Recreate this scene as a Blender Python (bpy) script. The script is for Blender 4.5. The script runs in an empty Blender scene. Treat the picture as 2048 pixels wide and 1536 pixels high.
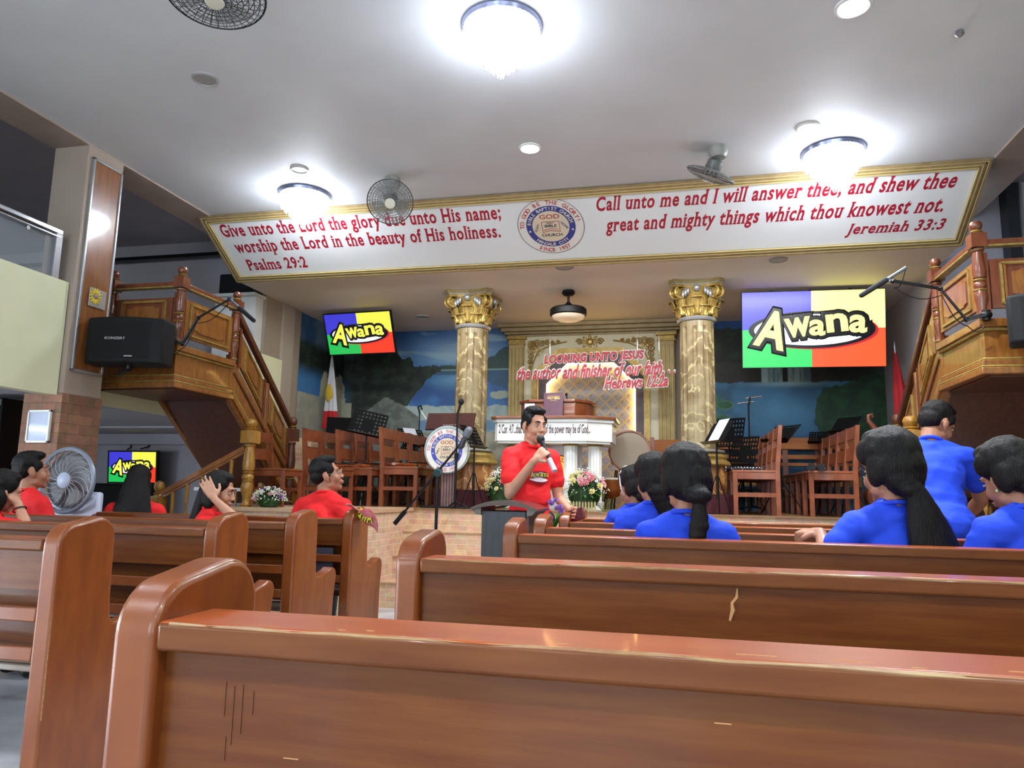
import bpy, bmesh, math, random
from mathutils import Vector, Matrix, Euler, noise
PI = math.pi
S = bpy.context.scene
COL = S.collection
random.seed(7)

# ------------------------------------------------------------------ camera
YAW, PIT, ROL, FPX = 0.2248, 0.1479, 0.0186, 1459.4
fwd = Vector((-math.sin(YAW)*math.cos(PIT), math.cos(YAW)*math.cos(PIT), math.sin(PIT)))
rgt = Vector((math.cos(YAW), math.sin(YAW), 0))
up = rgt.cross(fwd)
r2 = math.cos(ROL)*rgt + math.sin(ROL)*up
u2 = -math.sin(ROL)*rgt + math.cos(ROL)*up
cd = bpy.data.cameras.new('camera')
cd.sensor_fit = 'HORIZONTAL'; cd.sensor_width = 36.0; cd.lens = 36.0*FPX/2048
cd.clip_start = 0.05
cam = bpy.data.objects.new('camera', cd); COL.objects.link(cam)
m = Matrix.Identity(4)
for i, a in enumerate((r2, u2, -fwd)):
    for j in range(3): m[j][i] = a[j]
m.translation = (0, 0, 1.05)
cam.matrix_world = m
S.camera = cam

# ------------------------------------------------------------------ world, daylight, exposure
w = bpy.data.worlds.new('world'); S.world = w; w.use_nodes = True
bg = w.node_tree.nodes['Background']
bg.inputs[0].default_value = (0.62, 0.74, 0.95, 1); bg.inputs[1].default_value = 1.0
vs = S.view_settings
vs.view_transform = 'Standard'; vs.look = 'None'; vs.gamma = 1.0; vs.use_curve_mapping = False
vs.exposure = 1.38
def area_light(name, loc, rot, sx, sy, power, col=(1, 1, 1)):
    l = bpy.data.lights.new(name, 'AREA'); l.shape = 'RECTANGLE'; l.size = sx; l.size_y = sy
    l.energy = power; l.color = col
    o = bpy.data.objects.new(name, l); COL.objects.link(o)
    o.location = loc; o.rotation_euler = rot
    return o
# daylight through the windows of the rear wall and of the left aisle wall
DAY = (0.80, 0.90, 1.0)
for wx in (-5.2, -1.0, 3.2):
    area_light('daylight_rear', (wx, -6.9, 2.2), (PI/2, 0, 0), 2.4, 1.9, 65, DAY)
for wy in (-3.2, 0.6):
    area_light('daylight_aisle', (-8.85, wy, 1.0), (PI/2, 0, -PI/2), 2.2, 1.2, 90, DAY)

area_light('stage_fill_light', (-1.08, 6.86, 3.14), (math.radians(42), 0, 0), 5.6, 0.10, 20, (1.0, 0.99, 0.96)).data.spread = math.radians(130)  # unseen lamp added behind the soffit to brighten the stage
# ------------------------------------------------------------------ materials
def lin(h):
    if isinstance(h, str):
        h = h.lstrip('#'); c = [int(h[i:i+2], 16)/255 for i in (0, 2, 4)]
    else: c = list(h)
    return tuple((x/12.92 if x <= 0.04045 else ((x+0.055)/1.055)**2.4) for x in c) + (1.0,)
MATS = {}
def mat(name, col, rough=0.5, metal=0.0, col2=None, scale=8.0, stretch=(1, 1, 1), bump=0.0, bscale=None, coat=0.0,
        emis=None, estr=0.0, trans=0.0, alpha=1.0, detail=4.0, lo=0.35, hi=0.65, spec=0.5):
    if name in MATS: return MATS[name]
    M = bpy.data.materials.new(name); M.use_nodes = True
    nt = M.node_tree; N = nt.nodes; L = nt.links
    b = N['Principled BSDF']
    b.inputs['Base Color'].default_value = lin(col)
    b.inputs['Roughness'].default_value = rough; b.inputs['Metallic'].default_value = metal
    b.inputs['Specular IOR Level'].default_value = spec
    if coat:
        b.inputs['Coat Weight'].default_value = coat; b.inputs['Coat Roughness'].default_value = 0.06
    if trans: b.inputs['Transmission Weight'].default_value = trans; b.inputs['IOR'].default_value = 1.45
    if alpha < 1: b.inputs['Alpha'].default_value = alpha
    if emis: b.inputs['Emission Color'].default_value = lin(emis); b.inputs['Emission Strength'].default_value = estr
    if col2 or bump:
        tc = N.new('ShaderNodeTexCoord'); mp = N.new('ShaderNodeMapping')
        mp.inputs['Scale'].default_value = stretch
        L.new(tc.outputs['Object'], mp.inputs['Vector'])
    if col2:
        n = N.new('ShaderNodeTexNoise'); n.inputs['Scale'].default_value = scale; n.inputs['Detail'].default_value = detail
        L.new(mp.outputs[0], n.inputs['Vector'])
        r = N.new('ShaderNodeValToRGB')
        r.color_ramp.elements[0].position = lo; r.color_ramp.elements[1].position = hi
        r.color_ramp.elements[0].color = lin(col); r.color_ramp.elements[1].color = lin(col2)
        L.new(n.outputs['Fac'], r.inputs[0]); L.new(r.outputs[0], b.inputs['Base Color'])
    if bump:
        n2 = N.new('ShaderNodeTexNoise'); n2.inputs['Scale'].default_value = bscale or scale; n2.inputs['Detail'].default_value = 3
        L.new(mp.outputs[0], n2.inputs['Vector'])
        bp = N.new('ShaderNodeBump'); bp.inputs['Strength'].default_value = bump; bp.inputs['Distance'].default_value = 0.01
        L.new(n2.outputs['Fac'], bp.inputs['Height']); L.new(bp.outputs[0], b.inputs['Normal'])
    MATS[name] = M
    return M

def brick_mat(name, c1, c2, mortar, scale=1.0, bw=0.3, rh=0.09, bump=0.6, ms=0.008, axis='XZ'):
    M = bpy.data.materials.new(name); M.use_nodes = True
    nt = M.node_tree; N = nt.nodes; L = nt.links; b = N['Principled BSDF']
    b.inputs['Roughness'].default_value = 0.75
    tc = N.new('ShaderNodeTexCoord'); sp = N.new('ShaderNodeSeparateXYZ'); cb = N.new('ShaderNodeCombineXYZ')
    L.new(tc.outputs['Object'], sp.inputs[0])
    ad = N.new('ShaderNodeMath'); ad.operation = 'ADD'
    L.new(sp.outputs[0], ad.inputs[0]); L.new(sp.outputs[1], ad.inputs[1])
    L.new(ad.outputs[0], cb.inputs[0]); L.new(sp.outputs[2], cb.inputs[1])
    br = N.new('ShaderNodeTexBrick'); L.new(cb.outputs[0], br.inputs['Vector'])
    br.inputs['Color1'].default_value = lin(c1); br.inputs['Color2'].default_value = lin(c2); br.inputs['Mortar'].default_value = lin(mortar)
    br.inputs['Scale'].default_value = scale; br.inputs['Brick Width'].default_value = bw; br.inputs['Row Height'].default_value = rh
    br.inputs['Mortar Size'].default_value = ms; br.inputs['Mortar Smooth'].default_value = 0.3; br.inputs['Bias'].default_value = 0.0
    n = N.new('ShaderNodeTexNoise'); n.inputs['Scale'].default_value = 14; n.inputs['Detail'].default_value = 6
    L.new(tc.outputs['Object'], n.inputs['Vector'])
    mx = N.new('ShaderNodeMix'); mx.data_type = 'RGBA'; mx.blend_type = 'OVERLAY'; mx.inputs[0].default_value = 0.55
    L.new(br.outputs[0], mx.inputs[6]); L.new(n.outputs['Color'], mx.inputs[7])
    hs = N.new('ShaderNodeHueSaturation'); hs.inputs['Saturation'].default_value = 0.85
    L.new(mx.outputs[2], hs.inputs['Color']); L.new(hs.outputs[0], b.inputs['Base Color'])
    bp = N.new('ShaderNodeBump'); bp.inputs['Strength'].default_value = bump; bp.inputs['Distance'].default_value = 0.02
    m2 = N.new('ShaderNodeMath'); m2.operation = 'SUBTRACT'
    L.new(n.outputs['Fac'], m2.inputs[0]); L.new(br.outputs['Fac'], m2.inputs[1])
    L.new(m2.outputs[0], bp.inputs['Height']); L.new(bp.outputs[0], b.inputs['Normal'])
    MATS[name] = M
    return M

def marble_mat(name, base, dark, vein, scale=3.0, rough=0.3):
    M = bpy.data.materials.new(name); M.use_nodes = True
    nt = M.node_tree; N = nt.nodes; L = nt.links; b = N['Principled BSDF']
    b.inputs['Roughness'].default_value = rough
    tc = N.new('ShaderNodeTexCoord'); mp = N.new('ShaderNodeMapping'); mp.inputs['Rotation'].default_value = (0.5, 0.6, 0.2)
    L.new(tc.outputs['Object'], mp.inputs[0])
    n = N.new('ShaderNodeTexNoise'); n.inputs['Scale'].default_value = scale*2; n.inputs['Detail'].default_value = 6; n.inputs['Distortion'].default_value = 1.0
    L.new(mp.outputs[0], n.inputs['Vector'])
    r = N.new('ShaderNodeValToRGB'); e = r.color_ramp.elements
    e[0].position = 0.36; e[0].color = lin(dark); e[1].position = 0.62; e[1].color = lin(base)
    L.new(n.outputs['Fac'], r.inputs[0])
    wv = N.new('ShaderNodeTexWave'); wv.bands_direction = 'DIAGONAL'; wv.inputs['Scale'].default_value = scale*1.5
    wv.inputs['Distortion'].default_value = 14; wv.inputs['Detail'].default_value = 4; wv.inputs['Detail Scale'].default_value = 1.4
    L.new(mp.outputs[0], wv.inputs['Vector'])
    r2_ = N.new('ShaderNodeValToRGB'); e = r2_.color_ramp.elements
    e[0].position = 0.86; e[0].color = (0, 0, 0, 1); e[1].position = 0.99; e[1].color = (1, 1, 1, 1)
    L.new(wv.outputs['Fac'], r2_.inputs[0])
    mx = N.new('ShaderNodeMix'); mx.data_type = 'RGBA'
    L.new(r2_.outputs[0], mx.inputs[0]); L.new(r.outputs[0], mx.inputs[6]); mx.inputs[7].default_value = lin(vein)
    L.new(mx.outputs[2], b.inputs['Base Color'])
    MATS[name] = M
    return M

def attr_mat(name, rough=0.6, n_amt=0.12):
    M = bpy.data.materials.new(name); M.use_nodes = True
    nt = M.node_tree; N = nt.nodes; L = nt.links; b = N['Principled BSDF']
    b.inputs['Roughness'].default_value = rough
    a = N.new('ShaderNodeAttribute'); a.attribute_name = 'paint'
    tc = N.new('ShaderNodeTexCoord'); n = N.new('ShaderNodeTexNoise'); n.inputs['Scale'].default_value = 18; n.inputs['Detail'].default_value = 6
    L.new(tc.outputs['Object'], n.inputs['Vector'])
    mx = N.new('ShaderNodeMix'); mx.data_type = 'RGBA'; mx.blend_type = 'OVERLAY'; mx.inputs[0].default_value = n_amt
    L.new(a.outputs['Color'], mx.inputs[6]); L.new(n.outputs['Color'], mx.inputs[7]); L.new(mx.outputs[2], b.inputs['Base Color'])
    MATS[name] = M
    return M

def emit_mat(name, col, strength):
    M = bpy.data.materials.new(name); M.use_nodes = True
    b = M.node_tree.nodes['Principled BSDF']
    b.inputs['Base Color'].default_value = (0.02, 0.02, 0.02, 1); b.inputs['Roughness'].default_value = 0.25
    b.inputs['Emission Color'].default_value = lin(col); b.inputs['Emission Strength'].default_value = strength*(0.39 if name.startswith('screen') else 1)
    MATS[name] = M
    return M

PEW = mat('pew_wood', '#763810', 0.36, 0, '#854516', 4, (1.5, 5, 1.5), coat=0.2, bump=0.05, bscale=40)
PEWTOP_LIT = mat('pew_wood_lit_top', '#9c4415', 0.34, 0, '#aa5424', 3, (1.5, 5, 2.5), coat=0.18, bump=0.04, bscale=30, spec=0.35)  # for cap tops: the light reflected there is put into the wood colour
PEWPAN = mat('pew_panel_wood', '#5c2c0d', 0.34, 0, '#6c3c14', 3.5, (1.0, 10, 12), coat=0.12, bump=0.04, bscale=30, spec=0.3)
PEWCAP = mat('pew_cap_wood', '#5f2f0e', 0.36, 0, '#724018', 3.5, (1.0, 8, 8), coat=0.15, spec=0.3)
PEWWORN = mat('pew_worn_edge', '#a88a58', 0.35, 0, '#8a5a30', 16, (1, 4, 4), coat=0.4)
SEATW = mat('pew_seat_wood', '#8d7f72', 0.4, 0, '#9d9084', 6, (1, 8, 8), coat=0.3)
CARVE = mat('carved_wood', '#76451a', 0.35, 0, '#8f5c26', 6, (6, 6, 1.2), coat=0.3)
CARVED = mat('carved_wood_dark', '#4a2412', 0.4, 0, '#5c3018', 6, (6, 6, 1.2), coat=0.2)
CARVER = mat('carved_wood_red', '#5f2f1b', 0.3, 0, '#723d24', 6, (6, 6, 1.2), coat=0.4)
GOLDPAINT = mat('gold_paint', '#a8904e', 0.4, 0.4, '#8c7236', 20)
GOLD = mat('gold_leaf', '#957a3a', 0.38, 0.55, '#b99e5c', 12, bump=0.15, bscale=60)
SILVER = mat('silver_paint', '#a9acb0', 0.3, 0.6)
CHAIRW = mat('chair_wood', '#70361a', 0.42, 0, '#884827', 7, (1, 1, 1), coat=0.1)
CHAIRD = mat('chair_wood_dark', '#5f2f18', 0.4, 0, '#713a1f', 7, coat=0.2)
NEWELW = mat('varnished_newel_wood', '#8a5f1e', 0.35, 0, '#a3782e', 6, (8, 8, 1.5), coat=0.2)
BLACK = mat('black_plastic', '#0b0b0d', 0.5, spec=0.3)
BLACKM = mat('black_metal', '#18191b', 0.35, 0.6)
GREYM = mat('grey_metal', '#8c8f94', 0.35, 0.7)
CHROME = mat('chrome', '#c9cdd2', 0.12, 1.0)
WHITEP = mat('white_paint', '#dfe2e0', 0.45, 0, '#d2d6d4', 5)
CEILM = mat('ceiling_paint', '#d2d6da', 0.6, 0, '#ccd0d4', 2)
CEILS = mat('stage_ceiling_paint', '#dcd5cc', 0.65, 0, '#d4cdc3', 2)
WALLG = mat('grey_wall_paint', '#a5a2a8', 0.8, 0, '#9d9aa0', 2)
WALLB = mat('beige_wall_paint', '#9d9080', 0.8, 0, '#958878', 2)
CREAM = mat('cream_paint', '#dcdeb9', 0.6, 0, '#d6d8b2', 3)
PILLAR = mat('pillar_paint', '#a39588', 0.55, 0, '#9b8d80', 3)
FLOORM = mat('floor_tile', '#cdd0d6', 0.18, 0, '#aaadb2', 3)
STAGEF = mat('stage_floor', '#8b6a48', 0.4, 0, '#7b5b3c', 4, (1, 8, 1))
BRICKF = brick_mat('step_stone', '#d6b088', '#c89a74', '#dcc4a2', bw=0.2, rh=0.055, ms=0.004)
BRICKP = brick_mat('pillar_stone', '#8a5a38', '#7a5030', '#6b4a30', bw=0.24, rh=0.075, ms=0.003)
REDTXT = mat('red_lettering', '#a8152f', 0.5)
NAVY = mat('navy_print', '#2c3a86', 0.5)
DARKTXT = mat('dark_print', '#23262c', 0.5)
CREAMP = mat('cream_print', '#d8d2c0', 0.55)
SKIN = mat('skin', '#a8745a', 0.5, 0, '#9c6a50', 9)
SKINL = mat('skin_light', '#bf8d72', 0.5, 0, '#b48268', 9)
LIPM = mat('lips', '#9c6153', 0.5)
HAIR = mat('black_hair', '#070607', 0.5, 0, '#131011', 40, (4, 4, 0.25), bump=0.6, bscale=70, spec=0.22)
EYEW = mat('eye_white', '#b5aca6', 0.35)
RED = mat('red_shirt', '#e3161c', 0.8, 0, '#d61319', 6, bump=0.12, bscale=14)
BLUE = mat('blue_shirt', '#1746e0', 0.8, 0, '#1440cf', 6, bump=0.16, bscale=12)
JEANS = mat('grey_trousers', '#3d424c', 0.85, 0, '#343943', 20)
LEAFG = mat('leaf_green', '#2f5f22', 0.5, 0, '#3f7a2c', 20)
STONEW = mat('pale_print', '#eef1f0', 0.5)
# ------------------------------------------------------------------ mesh helpers
class MB:
    def __init__(s): s.b = bmesh.new(); s.M = Matrix.Identity(4)
    def _add(s, vs, fs):
        v = [s.b.verts.new(s.M @ Vector(p)) for p in vs]
        for f in fs:
            try: s.b.faces.new([v[i] for i in f])
            except ValueError: pass
        return s
    def box(s, x0, x1, y0, y1, z0, z1):
        return s._add([(x0,y0,z0),(x1,y0,z0),(x1,y1,z0),(x0,y1,z0),(x0,y0,z1),(x1,y0,z1),(x1,y1,z1),(x0,y1,z1)],
                      [(0,3,2,1),(4,5,6,7),(0,1,5,4),(1,2,6,5),(2,3,7,6),(3,0,4,7)])
    def beam(s, p0, p1, wx, wy, upv=(0, 0, 1)):
        p0 = Vector(p0); p1 = Vector(p1); d = (p1-p0).normalized(); u = Vector(upv)
        if abs(d.dot(u)) > 0.95: u = Vector((0, 1, 0))
        a = d.cross(u).normalized(); c = a.cross(d).normalized()
        vs = []
        for p in (p0, p1):
            for sa, sc in ((-1,-1),(1,-1),(1,1),(-1,1)): vs.append(p + a*sa*wx/2 + c*sc*wy/2)
        return s._add(vs, [(0,1,2,3),(7,6,5,4),(0,4,5,1),(1,5,6,2),(2,6,7,3),(3,7,4,0)])
    def cyl(s, p0, p1, r0, r1=None, n=12, caps=True):
        r1 = r0 if r1 is None else r1
        p0 = Vector(p0); p1 = Vector(p1); d = (p1-p0).normalized()
        u = Vector((0, 0, 1)) if abs(d.z) < 0.9 else Vector((1, 0, 0))
        a = d.cross(u).normalized(); c = d.cross(a)
        vs = [p + (a*math.cos(2*PI*i/n) + c*math.sin(2*PI*i/n))*r for p, r in ((p0, r0), (p1, r1)) for i in range(n)]
        fs = [(i, i+n, (i+1) % n + n, (i+1) % n) for i in range(n)]
        if caps: fs += [tuple(range(n)), tuple(range(2*n-1, n-1, -1))]
        return s._add(vs, fs)
    def tube(s, pts, r, n=8, closed=False):
        pts = [Vector(p) for p in pts]; k = len(pts)
        rs = r if isinstance(r, (list, tuple)) else [r]*k
        vs = []; prev = None
        for i, p in enumerate(pts):
            d = (pts[(i+1) % k]-pts[i-1]) if closed else (pts[min(i+1, k-1)]-pts[max(i-1, 0)])
            d.normalize()
            if prev is None:
                u = Vector((0, 0, 1)) if abs(d.z) < 0.9 else Vector((1, 0, 0))
                a = d.cross(u).normalized()
            else:
                a = (prev - d*prev.dot(d)).normalized()
            prev = a; c = d.cross(a)
            vs += [p + (a*math.cos(2*PI*j/n) + c*math.sin(2*PI*j/n))*rs[i] for j in range(n)]
        fs = []
        for i in range(k if closed else k-1):
            i2 = (i+1) % k
            fs += [(i*n+j, i*n+(j+1) % n, i2*n+(j+1) % n, i2*n+j) for j in range(n)]
        if not closed: fs += [tuple(range(n-1, -1, -1)), tuple(range((k-1)*n, k*n))]
        return s._add(vs, fs)
    def lathe(s, prof, c=(0, 0, 0), n=24, fn=None, caps=True):
        c = Vector(c); vs = []
        for r, z in prof:
            for i in range(n):
                t = 2*PI*i/n; q = r*(fn(t, z) if fn else 1)
                vs.append(c + Vector((q*math.cos(t), q*math.sin(t), z)))
        k = len(prof)
        fs = [(i*n+j, i*n+(j+1) % n, (i+1)*n+(j+1) % n, (i+1)*n+j) for i in range(k-1) for j in range(n)]
        if caps and not (k == 2 and prof[0][1] == prof[1][1]): fs += [tuple(range(n-1, -1, -1)), tuple(range((k-1)*n, k*n))]
        return s._add(vs, fs)
    def prism(s, poly, axis, a0, a1):
        # poly: 2D points; axis 'x' -> (y,z), 'y' -> (x,z), 'z' -> (x,y)
        def P(p, a): return {'x': (a, p[0], p[1]), 'y': (p[0], a, p[1]), 'z': (p[0], p[1], a)}[axis]
        n = len(poly)
        vs = [P(p, a0) for p in poly] + [P(p, a1) for p in poly]
        return s._add(vs, [tuple(range(n)), tuple(range(2*n-1, n-1, -1))] + [(i, i+n, (i+1) % n+n, (i+1) % n) for i in range(n)])
    def ell(s, c, r, rot=None, sub=2):
        t = bmesh.new(); bmesh.ops.create_icosphere(t, subdivisions=sub, radius=1)
        R = rot.to_matrix() if isinstance(rot, Euler) else (rot or Matrix.Identity(3))
        c = Vector(c); t.verts.ensure_lookup_table()
        r = (r, r, r) if not isinstance(r, (tuple, list)) else r
        vs = [c + R @ Vector((v.co.x*r[0], v.co.y*r[1], v.co.z*r[2])) for v in t.verts]
        fs = [tuple(v.index for v in f.verts) for f in t.faces]
        t.free()
        return s._add(vs, fs)
    def cap(s, p0, p1, r0, r1=None):
        r1 = r0 if r1 is None else r1
        s.ell(p0, r0); s.ell(p1, r1); return s.cyl(p0, p1, r0, r1, 14)
    def quad(s, *p): return s._add(p, [tuple(range(len(p)))])
    def grid(s, f, nu, nv):
        vs = [f(i/nu, j/nv) for j in range(nv+1) for i in range(nu+1)]
        return s._add(vs, [(j*(nu+1)+i, j*(nu+1)+i+1, (j+1)*(nu+1)+i+1, (j+1)*(nu+1)+i) for j in range(nv) for i in range(nu)])
    def build(s, name, m, parent=None, smooth=False, bevel=0, loc=None, seg=2, solid=0, label=None, angle=40):
        me = bpy.data.meshes.new(name)
        bmesh.ops.recalc_face_normals(s.b, faces=s.b.faces)
        s.b.to_mesh(me); s.b.free()
        for mm in (m if isinstance(m, (list, tuple)) else [m]): me.materials.append(mm)
        o = bpy.data.objects.new(name, me); COL.objects.link(o)
        if smooth:
            me.shade_smooth()
            if angle: me.set_sharp_from_angle(angle=math.radians(angle))
        if bevel:
            b = o.modifiers.new('bevel', 'BEVEL'); b.width = bevel; b.segments = seg; b.limit_method = 'ANGLE'; b.angle_limit = math.radians(40)
            b.harden_normals = False
            me.shade_smooth(); me.set_sharp_from_angle(angle=math.radians(50))
        if solid:
            b = o.modifiers.new('solid', 'SOLIDIFY'); b.thickness = solid; b.offset = 0
        if parent: o.parent = parent
        if loc: o.location = loc
        if label: o['label'] = label
        return o

def thing(name, label, cat, loc=(0, 0, 0), rotz=0, group=None):
    o = bpy.data.objects.new(name, None); COL.objects.link(o); o.empty_display_size = 0.1
    o.location = loc; o.rotation_euler = (0, 0, rotz)
    o['label'] = label; o['category'] = cat
    if group: o['group'] = group
    return o
def tag(o, label, cat, group=None):
    o['label'] = label; o['category'] = cat
    if group: o['group'] = group
    return o
def struct(o): o['kind'] = 'structure'; return o
def dup(root, loc, rotz=0, label=None, group=None):
    r = root.copy(); COL.objects.link(r); r.location = loc; r.rotation_euler = (0, 0, rotz)
    if label: r['label'] = label
    if group: r['group'] = group
    for ch in list(root.children):
        c = ch.copy(); COL.objects.link(c); c.parent = r
        for g in list(ch.children):
            d = g.copy(); COL.objects.link(d); d.parent = c
    return r
DG = bpy.context.evaluated_depsgraph_get
def bake(o):
    # applies the modifiers of an object and keeps the result as its mesh
    dg = DG(); dg.update()
    me = bpy.data.meshes.new_from_object(o.evaluated_get(dg))
    old = o.data; o.modifiers.clear(); o.data = me
    if isinstance(old, bpy.types.Mesh) and old.users == 0: bpy.data.meshes.remove(old)
    return o
def text(name, s, size, m, parent=None, M=None, width=None, height=None, ext=0.002, bold=0.0, shear=0.0, align='CENTER', space=1.0, flip=None, serif=0.0):
    # lettering in the local XY plane, drawn to a given width and height, then moved by M
    cu = bpy.data.curves.new(name, 'FONT'); cu.body = s; cu.size = size; cu.shear = shear
    cu.space_character = space; cu.align_x = 'LEFT'; cu.resolution_u = 3
    o = bpy.data.objects.new(name, cu); COL.objects.link(o)
    dg = DG(); slabs = []
    if serif:
        # slab serifs on the ends of every stem
        dg.update(); fm = bpy.data.meshes.new_from_object(o.evaluated_get(dg))
        bm = bmesh.new(); bm.from_mesh(fm); bpy.data.meshes.remove(fm); bmesh.ops.remove_doubles(bm, verts=bm.verts, dist=1e-5)
        bmesh.ops.dissolve_limit(bm, angle_limit=0.02, verts=bm.verts, edges=bm.edges)
        isl = {}
        for v in bm.verts:
            if v in isl: continue
            st = [v]; comp = []; isl[v] = comp
            while st:
                q = st.pop(); comp.append(q)
                for e in q.link_edges:
                    u = e.other_vert(q)
                    if u not in isl: isl[u] = comp; st.append(u)
        for e in bm.edges:
            if len(e.link_faces) != 1: continue
            a, b = e.verts; ln = abs(a.co.x-b.co.x)
            if abs(a.co.y-b.co.y) > 0.02*size or not 0.05*size < ln < 0.30*size: continue
            hs = [v.co.y for v in isl[a]]
            if max(hs)-min(hs) < 0.3*size: continue
            ok = True; d = 0
            for q in (a, b):
                for e2 in q.link_edges:
                    if e2 is e or len(e2.link_faces) != 1: continue
                    w_ = e2.other_vert(q); dx_, dy_ = w_.co.x-q.co.x - shear*(w_.co.y-q.co.y), w_.co.y-q.co.y
                    if abs(dy_) < 0.06*size or abs(dx_) > 0.3*abs(dy_): ok = False
                    d += 1 if dy_ > 0 else -1
            if not ok or d == 0: continue
            d = 1 if d > 0 else -1
            slabs.append((min(a.co.x, b.co.x)-(serif+bold)*size, max(a.co.x, b.co.x)+(serif+bold)*size, (a.co.y+b.co.y)/2, d))
        bm.free()
    ext = max(ext, 0.0003)
    cu.bevel_depth = bold*size; cu.bevel_resolution = 1; cu.extrude = ext
    dg.update(); me = bpy.data.meshes.new_from_object(o.evaluated_get(dg))
    bpy.data.objects.remove(o); bpy.data.curves.remove(cu)
    zs = ext/(ext+bold*size)
    for v in me.vertices: v.co.z *= zs
    if slabs:
        bm = bmesh.new(); bm.from_mesh(me)
        for x0_, x1_, y_, d in slabs:
            t_ = 0.075*size*d; y_ -= bold*size*d
            vs_ = [bm.verts.new(p) for p in ((x0_, y_, ext*1.05), (x1_, y_, ext*1.05), (x1_-serif*size*0.55, y_+t_, ext*1.05), (x0_+serif*size*0.55, y_+t_, ext*1.05))]
            bm.faces.new(vs_ if d > 0 else vs_[::-1])
        bm.to_mesh(me); bm.free()
    xs = [v.co.x for v in me.vertices]; ys = [v.co.y for v in me.vertices]
    if xs:
        x0, x1 = min(xs), max(xs); y0, y1 = min(ys), max(ys)
        sx = width/(x1-x0) if width else 1; sy = height/(y1-y0) if height else (sx if width else 1)
        if not width: sx = sy if height else 1
        ax = {'CENTER': (x0+x1)/2, 'LEFT': x0, 'RIGHT': x1}[align]
        for v in me.vertices:
            p = Vector(((v.co.x-ax)*sx, (v.co.y-(y0 if height else 0))*sy, v.co.z))
            if flip: p = flip(p)
            v.co = (M @ p) if M else p
    me.name = name
    me.materials.clear(); me.materials.append(m)
    o = bpy.data.objects.new(name, me); COL.objects.link(o)
    if parent: o.parent = parent
    return o
def frame(o, xd, yd):
    # matrix whose X axis is xd, Y axis yd, origin o
    x = Vector(xd).normalized(); z = x.cross(Vector(yd)).normalized(); y = z.cross(x)
    M_ = Matrix.Identity(4)
    for i, a in enumerate((x, y, z)):
        for j in range(3): M_[j][i] = a[j]
    M_.translation = o
    return M_
def disc_text(name, s, r, a0, a1, size, m, parent, M, inward=False, bold=0.02, h=None):
    # text around a circle from angle a0 to a1 (degrees)
    n = len(s); mb = None; outs = []
    cu_objs = []
    for i, chx in enumerate(s):
        if chx == ' ': continue
        a = math.radians(a0 + (a1-a0)*(i/(n-1) if n > 1 else 0))
        rot = a + (PI/2 if inward else -PI/2)
        L = Matrix.Translation((r*math.cos(a), r*math.sin(a), 0)) @ Matrix.Rotation(rot, 4, 'Z') @ Matrix.Translation((0, -size*0.35, 0))
        cu_objs.append(text(name, chx, size, m, None, M @ L, bold=bold*0.4))
    bm = bmesh.new()
    for o in cu_objs:
        bm.from_mesh(o.data); me = o.data; bpy.data.objects.remove(o); bpy.data.meshes.remove(me)
    me = bpy.data.meshes.new(name); bm.to_mesh(me); bm.free(); me.materials.append(m)
    o = bpy.data.objects.new(name, me); COL.objects.link(o); o.parent = parent
    return o
def blob(name, fill, m, parent, voxel=0.006, it=6, fac=0.5, folds=None):
    # one continuous skin over all the shapes that fill() puts into a mesh
    mb = MB(); fill(mb)
    o = mb.build(name, m, parent)
    r = o.modifiers.new('remesh', 'REMESH'); r.mode = 'VOXEL'; r.voxel_size = voxel
    if it:
        sm = o.modifiers.new('smooth', 'SMOOTH'); sm.factor = fac; sm.iterations = it
    bake(o)
    if folds:
        amp, sx, sy, sz, seed = folds
        nn = [v.normal.copy() for v in o.data.vertices]
        for v, n_ in zip(o.data.vertices, nn):
            p = v.co; q = noise.fractal(Vector((p.x*sx+seed, p.y*sy, p.z*sz+0.6*p.x*sx)), 1.0, 2.0, 3)
            v.co = p + n_*(q*amp)
    o.data.shade_smooth()
    return o
# ------------------------------------------------------------------ the room
HC, HS, ST = 3.7, 3.25, 0.87
def sbox(name, m, *b, bevel=0): return struct(MB().box(*b).build(name, m, None, bevel=bevel))
sbox('floor', FLOORM, -9, 7, -7, 9.5, -0.1, 0)
sbox('ceiling', CEILM, -4.46, 2.43, -7, 6.045, HC, HC+0.12)
struct(MB().prism([(6.045, 3.7), (6.75, 3.25), (6.75, 3.35), (6.1, 3.8)], 'x', -4.6, 2.43).build('ceiling_soffit', CEILM))
sbox('ceiling_stage', CEILS, -4.6, 2.43, 6.75, 9.5, HS, HS+0.1)
for nm, x0, x1 in (('left', -4.8, -4.46), ('right', 2.43, 2.75)):
    sbox('ceiling_beam_'+nm, PILLAR, x0, x1, -7, 7.35, 3.685, 4.05)
for nm, x0, x1 in (('left', -9, -4.8), ('right', 2.75, 7)):
    sbox('ceiling_aisle_'+nm, WALLG, x0, x1, -7, 7.45, 3.95, 4.05)
sbox('wall_back', WALLB, -4.7, 2.53, 9.4, 9.5, 0, 3.35)
sbox('wall_stage_left', WALLB, -4.7, -4.6, 7.35, 9.4, 0, 3.35)
sbox('wall_stage_right', WALLG, 2.43, 2.53, 7.35, 9.4, 0, 3.35)
sbox('wall_left', WALLG, -9.1, -9, -7, 9.5, 0, 4.05)
sbox('wall_right', WALLG, 7, 7.1, -7, 9.5, 0, 4.05)
sbox('wall_upper_left', WALLG, -9, -4.7, 7.35, 7.45, 1.72, 3.95)
sbox('wall_upper_right', WALLG, 2.53, 7, 7.35, 7.45, 1.72, 3.95)
sbox('wall_lower_left', WALLG, -9, -4.7, 8.6, 8.7, 0, 1.75)
sbox('wall_lower_right', WALLG, 2.53, 7, 8.6, 8.7, 0, 1.75)
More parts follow.
